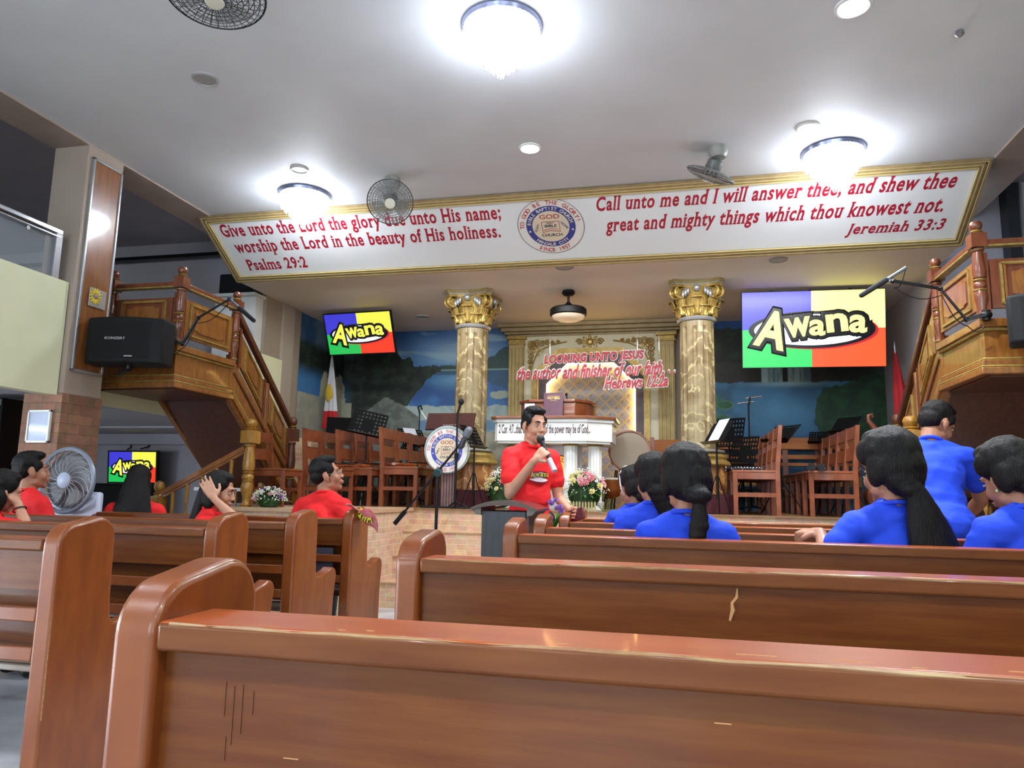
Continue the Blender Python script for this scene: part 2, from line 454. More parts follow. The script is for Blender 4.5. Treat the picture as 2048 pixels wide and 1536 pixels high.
sbox('wall_rear', CREAM, -9, 7, -7.1, -7, 0, 4.05)
sbox('wall_pier', WHITEP, -5.16, -4.64, 7.2, 7.35, 1.85, 3.2)
sbox('trim_1', WHITEP, -5.2, -4.61, 7.12, 7.35, 3.2, 3.23)
sbox('trim_2', CREAM, -4.62, -4.56, 7.27, 7.7, 1.85, 2.55)
struct(MB().box(-4.62, -4.57, 7.7, 7.95, 1.2, 3.25).build('trim_3', mat('pilaster_paint', '#a89c8e', 0.7)))
sbox('wall_pier_right', WHITEP, 3.07, 3.7, 7.2, 7.35, 1.9, 3.95)
sbox('trim_5', mat('dark_trim', '#22262c', 0.5), 2.97, 3.07, 7.2, 7.35, 1.9, 3.95)
sbox('trim_6', SILVER, 3.07, 3.09, 7.17, 7.2, 1.9, 3.95)
# galleries over the side aisles: floor slab, parapet
for nm, x0, x1, xf, s in (('left', -9, -4.59, -4.6, 1), ('right', 2.54, 7, 2.45, -1)):
    sbox('gallery_floor_'+nm, WALLG, x0, x1, -7, 4.5, 1.72, 1.86)
    sbox('wall_parapet_'+nm, CREAM, xf, xf+0.1, -7, 4.5, 1.707, 2.57)
sbox('gallery_floor_left_end', WALLG, -9, -4.79, 4.5, 8.7, 1.74, 1.86)
sbox('gallery_floor_right_end', WALLG, 2.71, 7, 4.5, 8.7, 1.74, 1.86)
sbox('wall_fascia_left', CREAM, -4.8, -4.75, 4.88, 7.4, 1.72, 2.15)
sbox('wall_fascia_right', CREAM, 2.67, 2.72, 4.88, 7.4, 1.72, 2.15)
sbox('trim_4', WALLG, -9, -4.7, 8.45, 8.6, 1.6, 1.75)
# stage platform: a main floor, a wing on the left, stone faced; steps in the middle
struct(MB().box(-4.6, 2.43, 7.15, 9.4, 0, ST).build('stage_platform', [BRICKF]))
struct(MB().box(-4.6, 2.43, 7.12, 9.4, ST, ST+0.012).build('floor_stage', STAGEF))
struct(MB().box(-3.85, -2.65, 5.8, 7.15, 0, ST).build('stage_platform_wing', BRICKF))
struct(MB().box(-3.87, -2.63, 5.78, 7.15, ST-0.02, ST+0.012).build('floor_stage_wing', mat('step_tread', '#c9a987', 0.5, 0, '#bd9a78', 8)))
for k in range(3):
    y = 6.4 + 0.25*k
    struct(MB().box(-2.65, 0.62, y, 7.15, 0.2175*k, 0.2175*(k+1)).build('stage_step', BRICKF))
    struct(MB().box(-2.65, 0.62, y-0.012, y+0.27, 0.2175*(k+1), 0.2175*(k+1)+0.012).build('step_nosing', MATS['step_tread']))
for k in range(3):   # small side steps from the aisle up to the wing
    struct(MB().box(-4.62+0.25*k, -3.85, 5.95, 6.75, 0.2175*k, 0.2175*(k+1)).build('side_step', BRICKF))
# pillars
for nm, x0, x1 in (('left', -4.785, -4.462), ('right', 2.40, 2.72)):
    sbox('pillar_'+nm, PILLAR, x0, x1, 4.51, 4.88, 1.72, 4.0, bevel=0.008)
    sbox('pillar_base_'+nm, BRICKP, x0-0.008, x1+0.012, 4.5, 4.885, 0, 1.72)
def pillar_panel(nm, xs, s):
    f = struct(MB().box(xs, xs+0.012*s, 4.565, 4.845, 1.92, 3.585).build('trim_panel_'+nm, mat('pillar_panel_wood', '#7a4a26', 0.25, 0, '#8f5b30', 5, (4, 4, 0.7), coat=0.7)))
    mb = MB()
    for a in ((4.55, 4.57, 1.9, 3.605), (4.84, 4.86, 1.9, 3.605)): mb.box(xs, xs+0.022*s, a[0], a[1], a[2], a[3])
    for a in ((1.9, 1.92), (3.585, 3.605)): mb.box(xs, xs+0.022*s, 4.55, 4.86, a[0], a[1])
    o = mb.build('panel_moulding', SILVER if nm else GOLDPAINT, f, bevel=0.004)
pillar_panel('left', -4.462, 1)
# rear wall windows (behind the camera)
PANE = emit_mat('bright_sky_glass', '#dfeaf8', 0.5)
for i, wx in enumerate((-5.2, -1.0, 3.2)):
    o = struct(MB().box(wx-1.2, wx+1.2, -7.0, -6.98, 1.25, 3.15).build('window_%d' % (i+1), PANE))
    mb = MB()
    for dx in (-1.25, -0.4, 0.4, 1.2): mb.box(wx+dx, wx+dx+0.05, -7.0, -6.94, 1.2, 3.2)
    for z in (1.2, 3.15): mb.box(wx-1.25, wx+1.25, -7.0, -6.94, z, z+0.05)
    mb.build('window_frame', WHITEP, o)
for i, wy in enumerate((-3.2, 0.6)):
    o = struct(MB().box(-9.0, -8.98, wy-1.1, wy+1.1, 0.4, 1.6).build('window_%d' % (i+4), PANE))
    mb = MB()
    for dy in (-1.15, -0.4, 0.35, 1.1): mb.box(-9.0, -8.94, wy+dy, wy+dy+0.05, 0.35, 1.65)
    for z in (0.35, 1.6): mb.box(-9.0, -8.94, wy-1.15, wy+1.15, z, z+0.05)
    mb.build('window_frame', WHITEP, o)

TUBE = emit_mat('fill_tube', '#eaf2ff', 14.0)  # unseen tubes added to brighten the space under the gallery
for k, ly in enumerate((-1.0, 2.2, 5.2)):
    o = thing('added_tube_lamp', 'unseen white tube lamp added to light the left gallery underside', 'ceiling lamp', (-6.9, ly, 1.72), 0, 'added tube lamps under the left gallery')
    MB().box(-0.05, 0.05, -0.6, 0.6, -0.03, 0).build('housing', WHITEP, o, bevel=0.006); MB().cyl((0, -0.57, -0.07), (0, 0.57, -0.07), 0.018).build('tube', TUBE, o)
    for s in (-1, 1): MB().box(-0.02, 0.02, s*0.58-0.015, s*0.58+0.015, -0.09, -0.03).build('socket', WHITEP, o)
# painted mural on the back wall and the left stage wall
MUR = attr_mat('mural_paint', 0.55)
def sm(a, b, x):
    t = max(0.0, min(1.0, (x-a)/(b-a))); return t*t*(3-2*t)
def mixc(a, b, t): return tuple(a[i]*(1-t)+b[i]*t for i in range(3))
def H(h): return lin(h)[:3]
def nz(x, y, s, seed=0): return noise.fractal(Vector((x*s, y*s, seed)), 1.0, 2.0, 5)
def mural_left(x, z):
    # x runs from -6 (on the side wall) to -2.2 by the altar
    n = nz(x, z, 2.2, 1); n2 = nz(x, z, 7, 2); n3 = nz(x*0.35+z*0.5, z*1.1, 3.0, 5)
    sky = mixc(H('#3f6ea8'), H('#16386f'), sm(2.5, 3.25, z+0.12*n))
    sky = mixc(sky, H('#7f9db8'), 0.75*sm(0.05, 0.5, n3)*sm(2.42, 2.6, z))
    sky = mixc(sky, H('#8fa9c0'), 0.6*math.exp(-((x+2.95)/0.5)**2-((z-2.66)/0.2)**2))
    lake = mixc(H('#2b5c98'), H('#1c447f'), sm(-0.3, 0.4, n))
    lake = mixc(lake, H('#5a8ab5'), 0.75*math.exp(-((x+2.95)/0.30)**2-((z-2.18)/0.13)**2))
    c = sky if z > 2.37 else lake
    far = 2.37 + 0.07 + 0.05*n2 + 0.30*sm(-2.65, -2.2, x)
    if 2.365 < z < far: c = H('#1c3a3c')
    refl = 2.37 - 0.10 - 0.06*n2 - 0.22*sm(-2.8, -2.3, x)
    if refl < z <= 2.355: c = mixc(c, H('#1b3f55'), 0.7)
    if 2.355 < z < 2.368 and x > -3.6: c = H('#7f9a98')
    # dark wood and its reflection
    tree = 2.42 + 0.52*sm(-3.35, -4.25, x) + 0.10*n2 + 0.06*math.sin(x*31)*sm(-3.2, -4.0, x)
    low = 2.35 - 0.95*sm(-3.1, -4.0, x) - 0.05*n2
    if low < z < tree and x < -3.15: c = mixc(H('#101a18'), H('#22302a'), sm(-0.3, 0.5, n2))
    if x < -4.15:
        c = mixc(c, mixc(H('#274a78'), H('#5b7a98'), sm(-0.4, 0.4, n)), sm(-4.3, -4.7, x)*0.75*sm(2.55, 2.75, z))
        c = mixc(c, H('#3b6fae'), 0.8*sm(-4.4, -4.8, x)*sm(2.3, 2.0, z))
    # pale falls and rocks at the foot
    fall = 1.74 + 0.02*n2
    if z < fall and x > -4.1:
        st = 0.5+0.5*math.sin(x*40+6*n)
        c = mixc(H('#8a989e'), H('#5f7d92'), 0.6*st*sm(-0.1, 0.5, n+0.3))
        c = mixc(c, H('#2f5d8c'), 0.75*sm(1.50, 1.47, z)*sm(1.39, 1.42, z))
        if z < 1.40: c = mixc(H('#8b8a82'), H('#6a6a66'), sm(-0.3, 0.3, n2))
    rock = 1.74+0.14*math.exp(-((x+3.95)/0.25)**2) + 0.06*n2
    if z < rock and -4.35 < x < -3.45 and z < 1.70-0.9*abs(x+3.9)+0.25: c = mixc(H('#4a4f50'), H('#5f6665'), sm(-0.3, 0.4, n2))
    for rx, rz, rw, rh in ((-4.72, 2.12, 0.17, 0.52), (-5.15, 2.1, 0.12, 0.5)):
        d = ((x-rx)/rw)**2 + ((z-(rz-0.35))/rh)**2
        if d < 1.0+0.3*n2: c = mixc(H('#83847e'), H('#a09a86'), sm(-0.3, 0.3, n))
    if x < -4.45 and z < 1.8: c = mixc(H('#7d7f7c'), H('#8e8c84'), sm(-0.3, 0.3, n))
    d = ((x+2.32)/0.13)**2+((z-1.92)/0.07)**2
    if d < 1+0.3*n2: c = H('#7f8a86')
    return c
def mural_right(x, z):
    n = nz(x, z, 2.2, 11); n2 = nz(x, z, 7, 12); n3 = nz(x, z, 1.2, 13)
    sky = mixc(H('#1d4d8e'), H('#173f7c'), sm(-0.2, 0.4, n))
    c = sky
    if z < 2.82+0.10*n2: c = mixc(H('#141c1c'), H('#203328'), sm(-0.2, 0.6, n2))
    if z < 2.40+0.05*n2: c = mixc(H('#1b2020'), H('#2a2a28'), sm(-0.2, 0.4, n))
    if 2.12 < z < 2.45 and (1.02 < x < 1.27 or 1.33 < x < 1.60):
        c = mixc(H('#7f96a0'), H('#4d6570'), sm(-0.2, 0.4, nz(x*4, z*0.3, 4, 3)))
    if z < 2.14+0.02*n2:
        c = mixc(H('#2f5f8a'), H('#1e4668'), sm(-0.2, 0.3, n))
        c = mixc(c, H('#4d86b5'), 0.75*math.exp(-((x-1.25)/0.45)**2-((z-1.80)/0.22)**2))
        c = mixc(c, H('#8fb0bd'), 0.8*math.exp(-((x-1.32)/0.36)**2-((z-2.12)/0.035)**2))
    g = ((x-2.25)/0.62)**2 + ((z-1.72)/0.50)**2
    if g < 1+0.35*n: c = mixc(H('#12301f'), H('#1d4429'), sm(-0.3, 0.4, n2))
    for lx, lz in ((0.40, 1.93), (0.58, 1.86), (0.55, 1.68)):
        d = ((x-lx)/0.10)**2+((z-lz)/0.055)**2
        if d < 1: c = mixc(H('#1f4a3a'), H('#4f7a4a'), sm(0.6, 0.95, d))
    if x < 0.6 and z < 2.0: c = mixc(c, H('#2a5a3c'), 0.35)
    return c
ZL = [(0.8, 0.6), (1.84, 1.40), (1.975, 1.45), (2.2, 1.74), (2.7, 2.37), (3.25, 3.05)]
def zmap(z):
    for (a, b), (c, d) in zip(ZL, ZL[1:]):
        if z <= c: return b+(d-b)*(z-a)/(c-a)
    return 3.05
def mural_l(x, z): return mural_left(x, zmap(z))
def mural_r(x, z): return mural_right(x, z-0.32)
def paint_panel(name, P, f, u0, u1, v0, v1, nu, nv):
    mb = MB(); mb.grid(lambda a, b: P(u0+(u1-u0)*a, v0+(v1-v0)*b), nu, nv)
    me = bpy.data.meshes.new(name); mb.b.to_mesh(me); mb.b.free()
    at_ = me.color_attributes.new('paint', 'FLOAT_COLOR', 'POINT')
    k = 0
    for j in range(nv+1):
        for i in range(nu+1):
            c = f(u0+(u1-u0)*i/nu, v0+(v1-v0)*j/nv)
            at_.data[k].color = (c[0]*1.3, c[1]*1.35, c[2]*1.2, 1); k += 1
    me.materials.append(MUR)
    o = bpy.data.objects.new(name, me); COL.objects.link(o)
    return o
tag(paint_panel('wall_mural', lambda u, v: (u, 9.394, v), mural_l, -4.598, -2.19, 0.89, 3.249, 230, 190),
    'painted lake and forest mural on the back wall left of the altar', 'mural', 'wall murals')
tag(paint_panel('wall_mural', lambda u, v: (-4.594, 9.4+(4.6+u)*-1.0*-1.0, v), mural_l, -5.85, -4.60, 0.89, 3.249, 110, 160),
    'narrow painted rock and sky mural on the side wall left of the stage', 'mural', 'wall murals')
tag(paint_panel('wall_mural', lambda u, v: (u, 9.394, v), mural_r, 0.06, 2.428, 0.89, 3.249, 230, 190),
    'painted waterfall and pool mural on the back wall right of the altar', 'mural', 'wall murals')
# ------------------------------------------------------------------ verse panel over the stage
VO = Vector((0, 6.744, 3.243)); VY = Vector((0, -0.8429, 0.538)); VN = Vector((1, 0, 0)).cross(VY)
if VN.y > 0: VN = -VN
def vp(u, v, d=0.0): return Vector((u, 0, 0)) + VO + VY*v + VN*d
VM = lambda u, v, d=0.008: frame(vp(u, v, d), (1, 0, 0), VY)
banner = thing('verse_panel', 'long white verse panel with red lettering sloping over the stage', 'sign', (-1.08, 6.4, 3.47))
def par(o, root):
    o.parent = root; o.matrix_parent_inverse = Matrix.LocRotScale(root.location, root.rotation_euler, None).inverted(); return o
mb = MB(); mb._add([vp(-4.55, 0.02, 0.004), vp(2.38, 0.02, 0.004), vp(2.38, 0.82, 0.004), vp(-4.55, 0.82, 0.004)], [(0, 1, 2, 3)])
par(mb.build('board', mat('verse_board', '#dfe3e4', 0.4), None, solid=0.006), banner)
mb = MB()
for k, (w_, h_) in enumerate(((0.0, 0.028), (0.030, 0.020), (0.056, 0.010))):
    e = 0.014 if k == 0 else (0.010 if k == 1 else 0.006)
    a0, a1, b0, b1 = -4.575+w_, 2.405-w_, 0.005+w_, 0.835-w_
    for (p, q) in (((a0, b0), (a1, b0)), ((a0, b1), (a1, b1)), ((a0, b0), (a0, b1)), ((a1, b0), (a1, b1))):
        mb.beam(vp(p[0], p[1], e), vp(q[0], q[1], e), 0.024, 0.024, VN)
par(mb.build('frame', mat('verse_frame', '#8f7a54', 0.45, 0.15, '#a28c66', 15), None), banner)
mb = MB()
for w_ in (0.008, 0.040, 0.066):
    a0, a1, b0, b1 = -4.575+w_, 2.405-w_, 0.005+w_, 0.835-w_
    for (p, q) in (((a0, b0), (a1, b0)), ((a0, b1), (a1, b1)), ((a0, b0), (a0, b1)), ((a1, b0), (a1, b1))): mb.beam(vp(p[0], p[1], 0.022), vp(q[0], q[1], 0.022), 0.006, 0.012, VN)
par(mb.build('frame_bead', mat('bright_gilding', '#d6c486', 0.35, 0.3), None), banner)
def vt(s, u0, u1, v, h, m=REDTXT, bold=0.022, sh=0.0):
    o = text('lettering', s, 0.2, m, None, VM((u0+u1)/2, v), u1-u0, h, 0.002, bold, sh); return par(o, banner)
SER = 0.065
def vts(s, u0, u1, v, h, m=REDTXT, bold=0.026, sh=0.0):
    return par(text('lettering', s, 0.2, m, None, VM((u0+u1)/2, v), u1-u0, h, 0, bold, sh, serif=SER, space=1.13), banner)
vts('Give unto the Lord the glory due unto His name;', -4.44, -1.555, 0.532, 0.205, sh=0.12)
vts('worship the Lord in the beauty of His holiness.', -4.385, -1.60, 0.325, 0.205, sh=0.12)
vts('Psalms 29:2', -4.37, -3.69, 0.137, 0.150, sh=0.12)
vts('Call unto me and I will answer thee, and shew thee', -0.675, 2.215, 0.565, 0.180, sh=0.25)
vts('great and mighty things which thou knowest not.', -0.615, 2.175, 0.312, 0.205, sh=0.25)
vts('Jeremiah 33:3', 1.45, 2.23, 0.142, 0.150, sh=0.25)

def emblem(root, O, X, Y, R, ring, outer_txt, top, bot, low, parf, tm):
    # round church emblem drawn in the plane X, Y around O
    def disc(name, r0, r1, d, m, n=64):
        M_ = frame(O, X, Y); mb = MB()
        vs = [M_ @ Vector((r*math.cos(2*PI*i/n), r*math.sin(2*PI*i/n), d)) for r in (r0, r1) for i in range(n)]
        if r0 <= 0:
            mb._add(vs[n:], [tuple(range(n))])
        else: mb._add(vs, [(i, (i+1) % n, (i+1) % n+n, i+n) for i in range(n)])
        return parf(mb.build(name, m), root)
    disc('emblem_disc', 0, R, 0.002, mat('emblem_face', '#e0ddd6', 0.5))
    disc('emblem_rim', R*0.985, R, 0.003, DARKTXT)
    disc('emblem_ring', R*0.555, R*0.74, 0.003, ring)
    disc('emblem_centre', 0, R*0.555, 0.003, mat('emblem_centre_print', '#d3c7ae', 0.5))
    Mx = lambda d: frame(O, X, Y) @ Matrix.Translation((0, 0, d))
    parf(disc_text('lettering', top, R*0.86, 178, 12, R*0.19, tm, None, Mx(0.004)), root)
    parf(disc_text('lettering', bot, R*0.86, 242, 302, R*0.19, tm, None, Mx(0.004), inward=True), root)
    parf(disc_text('lettering', 'BIBLE BAPTIST CHURCH', R*0.65, 168, 14, R*0.15, CREAMP, None, Mx(0.004)), root)
    parf(disc_text('lettering', 'MANDAUE CITY', R*0.65, 228, 312, R*0.15, CREAMP, None, Mx(0.004), inward=True), root)
    for sx in (-1, 1):
        mb = MB(); c = Mx(0.004) @ Vector((sx*R*0.645, -R*0.14, 0)); mb.ell(c, R*0.035, sub=1)
        parf(mb.build('emblem_dot', CREAMP), root)
    def tt(s, x, y, wd, h, m, rot=0):
        parf(text('lettering', s, 0.1, m, None, Mx(0.004) @ Matrix.Translation((x*R, y*R, 0)) @ Matrix.Rotation(math.radians(rot), 4, 'Z'), wd*R, h*R, 0.0005, 0.02), root)
    tt('GOD', 0, 0.28, 0.60, 0.16, mat('emblem_red', '#b05040', 0.5))
    tt('BIBLE', 0, -0.02, 0.36, 0.10, DARKTXT); tt('HOLY', 0, 0.10, 0.22, 0.06, DARKTXT)
    tt('CHURCH', 0, -0.36, 0.62, 0.11, DARKTXT)
    tt("GOV'T", -0.38, -0.05, 0.30, 0.08, DARKTXT, 62); tt('HOME', 0.38, 0.0, 0.30, 0.08, NAVY, -52)
    bk = MB()
    for a, b in (((-.26, .18), (.26, .18)), ((-.26, .18), (-.26, -.20)), ((.26, .18), (.26, -.20)), ((-.26, -.2), (0, -.14)), ((.26, -.2), (0, -.14)), ((-.22, -.12), (0, -.07)), ((.22, -.12), (0, -.07))):
        pa, pb = Mx(0.004) @ Vector((a[0]*R, a[1]*R, 0)), Mx(0.004) @ Vector((b[0]*R, b[1]*R, 0))
        bk.beam(pa, pb, R*0.02, 0.001, Vector(X).cross(Vector(Y)))
    parf(bk.build('emblem_book', MATS['emblem_red']), root)
emblem(banner, vp(-1.112, 0.462, 0.008), (1, 0, 0), VY, 0.31, NAVY, None, 'TO GOD BE THE GLORY!', 'SINCE 1957', None, par, mat('emblem_red_text', '#b4484a', 0.5))

# ------------------------------------------------------------------ altar frame with lit niche on the back wall
AX = -1.09
altar = thing('altar_frame', 'cream altar frame with gilded mouldings and a lit octagonal niche on the back wall', 'altar frame', (AX, 9.35, ST))
def A(mb, name, m, **k): return par(mb.build(name, m, None, **k), altar)
APAN = mat('altar_panel_paint', '#cbc8ae', 0.6, 0, '#c3c0a5', 3)
def octa(hw, zb, zt, cut): return [(AX-hw, zb), (AX-hw, zt-cut), (AX-hw+cut, zt), (AX+hw-cut, zt), (AX+hw, zt-cut), (AX+hw, zb)]
ZB = ST+0.012
mb = MB()   # panel with an octagonal opening
inner = octa(0.68, ZB, 2.84, 0.30); outr = [(AX-1.0, ZB), (AX-1.0, 3.1), (AX-1.0, 3.1), (AX+1.0, 3.1), (AX+1.0, 3.1), (AX+1.0, ZB)]
vsl = [(p[0], y, p[1]) for y in (9.25, 9.38) for p in inner] + [(p[0], 9.25, p[1]) for p in outr]
mb._add(vsl, [(i, i+1, i+13, i+12) for i in range(5) if i not in (1, 3)] + [(1, 2, 14), (3, 4, 16), (2, 3, 15, 14)] + [(i, i+6, i+7, i+1) for i in range(5)])
A(mb, 'panel', APAN)
def ring(mb, hw, zt, cut, wd, y0, y1, zb=ZB):
    a, b = octa(hw, zb, zt, cut), octa(hw+wd, zb, zt+wd, cut+wd*0.41)
    for i in range(5):
        mb._add([(p[0], y, p[1]) for y in (y0, y1) for p in (a[i], a[i+1], b[i+1], b[i])],
                [(0, 1, 2, 3), (7, 6, 5, 4), (0, 4, 5, 1), (2, 6, 7, 3), (1, 5, 6, 2), (0, 3, 7, 4)])
mb = MB(); ring(mb, 0.685, 2.845, 0.30, 0.07, 9.215, 9.25); A(mb, 'niche_moulding', GOLDPAINT)
mb = MB(); ring(mb, 0.575, 2.73, 0.27, 0.11, 9.30, 9.33); A(mb, 'niche_border', mat('purple_border_paint', '#33222f', 0.4))
LED = emit_mat('warm_light_strip', '#ffcf70', 5.0)
mb = MB(); ring(mb, 0.548, 2.703, 0.26, 0.026, 9.285, 9.335); A(mb, 'light_strip', LED)
# quilted diamond back
def quilt_mat():
    M = bpy.data.materials.new('diamond_quilt'); M.use_nodes = True; nt = M.node_tree; N = nt.nodes; L = nt.links; b = N['Principled BSDF']
    b.inputs['Roughness'].default_value = 0.45
    tc = N.new('ShaderNodeTexCoord'); sp = N.new('ShaderNodeSeparateXYZ'); L.new(tc.outputs['Object'], sp.inputs[0])
    def mth(op, a, bb=None):
        n = N.new('ShaderNodeMath'); n.operation = op
        for i, v in enumerate((a, bb)):
            if v is None: continue
            if isinstance(v, (int, float)): n.inputs[i].default_value = v
            else: L.new(v, n.inputs[i])
        return n.outputs[0]
    p = mth('MULTIPLY', mth('ADD', sp.outputs[0], sp.outputs[2]), 6.1); q = mth('MULTIPLY', mth('SUBTRACT', sp.outputs[0], sp.outputs[2]), 6.1)
    tri = lambda x: mth('ABSOLUTE', mth('SUBTRACT', mth('FRACT', x), 0.5))
    mxv = mth('MAXIMUM', tri(p), tri(q))       # 0.5 on the lattice lines
    r = N.new('ShaderNodeValToRGB'); e = r.color_ramp.elements
    e[0].position = 0.40; e[0].color = lin('#8c8a96'); e[1].position = 0.445; e[1].color = lin('#b49c68')
    L.new(mxv, r.inputs[0]); L.new(r.outputs[0], b.inputs['Base Color'])
    MATS['diamond_quilt'] = M; return M
mb = MB(); mb.prism(octa(0.69, ZB, 2.85, 0.30), 'y', 9.345, 9.375); A(mb, 'quilted_back', quilt_mat())
mb = MB()
for i in range(-8, 9):
    for j in range(0, 24):
        x, z = AX+(i+0.5*(j % 2))*0.164, 1.0+j*0.082
        if abs(x-AX) < 0.54 and z < 2.66-max(0, abs(x-AX)-0.28): mb.ell((x, 9.343, z), 0.012, sub=1)
o = A(mb, 'quilt_button', GOLDPAINT); o['kind'] = 'stuff'
# fluted pilasters and cornice
for sx in (-1, 1):
    x = AX+sx*0.965
    mb = MB(); mb.box(x-0.10, x+0.10, 9.20, 9.38, ZB, 2.98)
    for k in range(4): mb.box(x-0.085+k*0.048, x-0.085+k*0.048+0.026, 9.185, 9.2, ZB+0.15, 2.93)
    mb.box(x-0.115, x+0.115, 9.17, 9.38, ZB, ZB+0.14)
    A(mb, 'pilaster', mat('gilded_pilaster', '#a08c58', 0.45, 0.2, '#8f7b48', 12), bevel=0.004)
    mb = MB()
    for k, (e, z0, z1) in enumerate(((0.115, 2.98, 3.0), (0.105, 3.0, 3.05), (0.13, 3.05, 3.09))): mb.box(x-e, x+e, 9.31-e, 9.38, z0, z1)
    A(mb, 'capital', GOLDPAINT, bevel=0.004)
mb = MB()
for k, (e, z0, z1) in enumerate(((1.10, 3.09, 3.12), (1.13, 3.12, 3.15), (1.17, 3.15, 3.20), (1.21, 3.20, 3.248))): mb.box(AX-e, AX+e, 9.24-(e-1.1)*1.2, 9.38, z0, z1)
A(mb, 'cornice', mat('cornice_paint', '#9a8a66', 0.5, 0.1, '#8c7c58', 10), bevel=0.006)
# applied ornaments: two corner scrolls and a centre rosette
def spiral(c, r, t0, turns, sgn, y, n=26): return [(c[0]+sgn*r*(1-0.85*i/n)*math.cos(t0+2*PI*turns*i/n), y, c[1]+r*(1-0.85*i/n)*math.sin(t0+2*PI*turns*i/n)) for i in range(n+1)]
OY = 9.235
for sx in (-1, 1):
    mb = MB(); x0, z0 = AX+sx*0.80, 3.02
    for k in range(6):
        r = 0.055-0.006*k
        mb.tube(spiral((x0-sx*(0.03+0.072*k), z0-0.04+0.012*(k % 2)+0.004*k), r, 0.4*k, 1.6, -sx, OY), 0.008, 6)
        mb.tube(spiral((x0-sx*(0.02-0.008*(k % 2)), z0-0.05-0.072*k), r, 1.0+0.4*k, 1.6, sx, OY), 0.008, 6)
    for k in range(5): mb.ell((x0-sx*(0.07+0.05*(k % 3)), OY, z0-0.08-0.045*(k//2)), (0.03, 0.012, 0.022), Euler((0, sx*0.7+k, 0)), 1)
    mb.tube([(x0-sx*0.50, OY, z0-0.01), (x0-sx*0.3, OY, z0-0.05), (x0-sx*0.12, OY, z0-0.13), (x0-sx*0.05, OY, z0-0.3), (x0-sx*0.01, OY, z0-0.5)], 0.009, 6)
    A(mb, 'corner_scroll', GOLD, smooth=True)
mb = MB(); cx, cz = AX+0.0, 3.0
mb.ell((cx, OY, cz), (0.05, 0.025, 0.05))
for k in range(8):
    t = k*PI/4; mb.ell((cx+0.075*math.cos(t)*1.25, OY, cz+0.062*math.sin(t)), (0.042, 0.016, 0.02), Euler((0, -t, 0)), 1)
for sx in (-1, 1): mb.tube(spiral((cx+sx*0.135, cz), 0.045, 0, 1.5, sx, OY), 0.009, 6)
A(mb, 'rosette', GOLD, smooth=True)

# cut-out lettering hanging in front of the altar
slog = thing('slogan_sign', 'red cut-out slogan lettering with white edges hanging in front of the altar', 'sign', (-0.98, 8.6, 2.5))
REDL = mat('red_cutout', '#c41f2b', 0.45, 0, '#a81d33', 6)
def slogan(s, x0, x1, z0, z1, h, bold, sh, space=1.0, wv=0):
    L = math.hypot(x1-x0, z1-z0)
    for d, m, bd, nm in ((0.0, STONEW, bold+0.05, 'lettering_border'), (-0.012, REDL, bold, 'lettering')):
        grow = 0.0 if nm == 'lettering' else 0.012
        M_ = frame(((x0+x1)/2, 8.6+d, (z0+z1)/2-grow), (x1-x0, 0, z1-z0), (0, 0, 1))
        o = text(nm, s, 0.2, m, None, M_, L+2*grow, h+2*grow, 0.004, bd, sh, space=space, flip=(lambda p: Vector((p.x, p.y+0.006*math.sin(p.x*60), p.z))) if wv else None)
        par(o, slog)
slogan('LOOKING UNTO JESUS', -1.57, -0.37, 2.575, 2.615, 0.135, 0.05, 0.18, 1.06)
slogan('the author and finisher of our faith. . .', -1.90, -0.02, 2.405, 2.455, 0.165, 0.026, 0.45, 1.03, wv=1)
slogan('Hebrews 12:2a', -0.845, -0.10, 2.285, 2.305, 0.145, 0.028, 0.42, 1.03, wv=1)
mb = MB()
for x in (-1.5, -0.45, -0.2): mb.cyl((x, 8.605, 2.6), (x, 8.605, 3.25), 0.0012, n=5)
par(mb.build('hanging_wire', CHROME), slog)
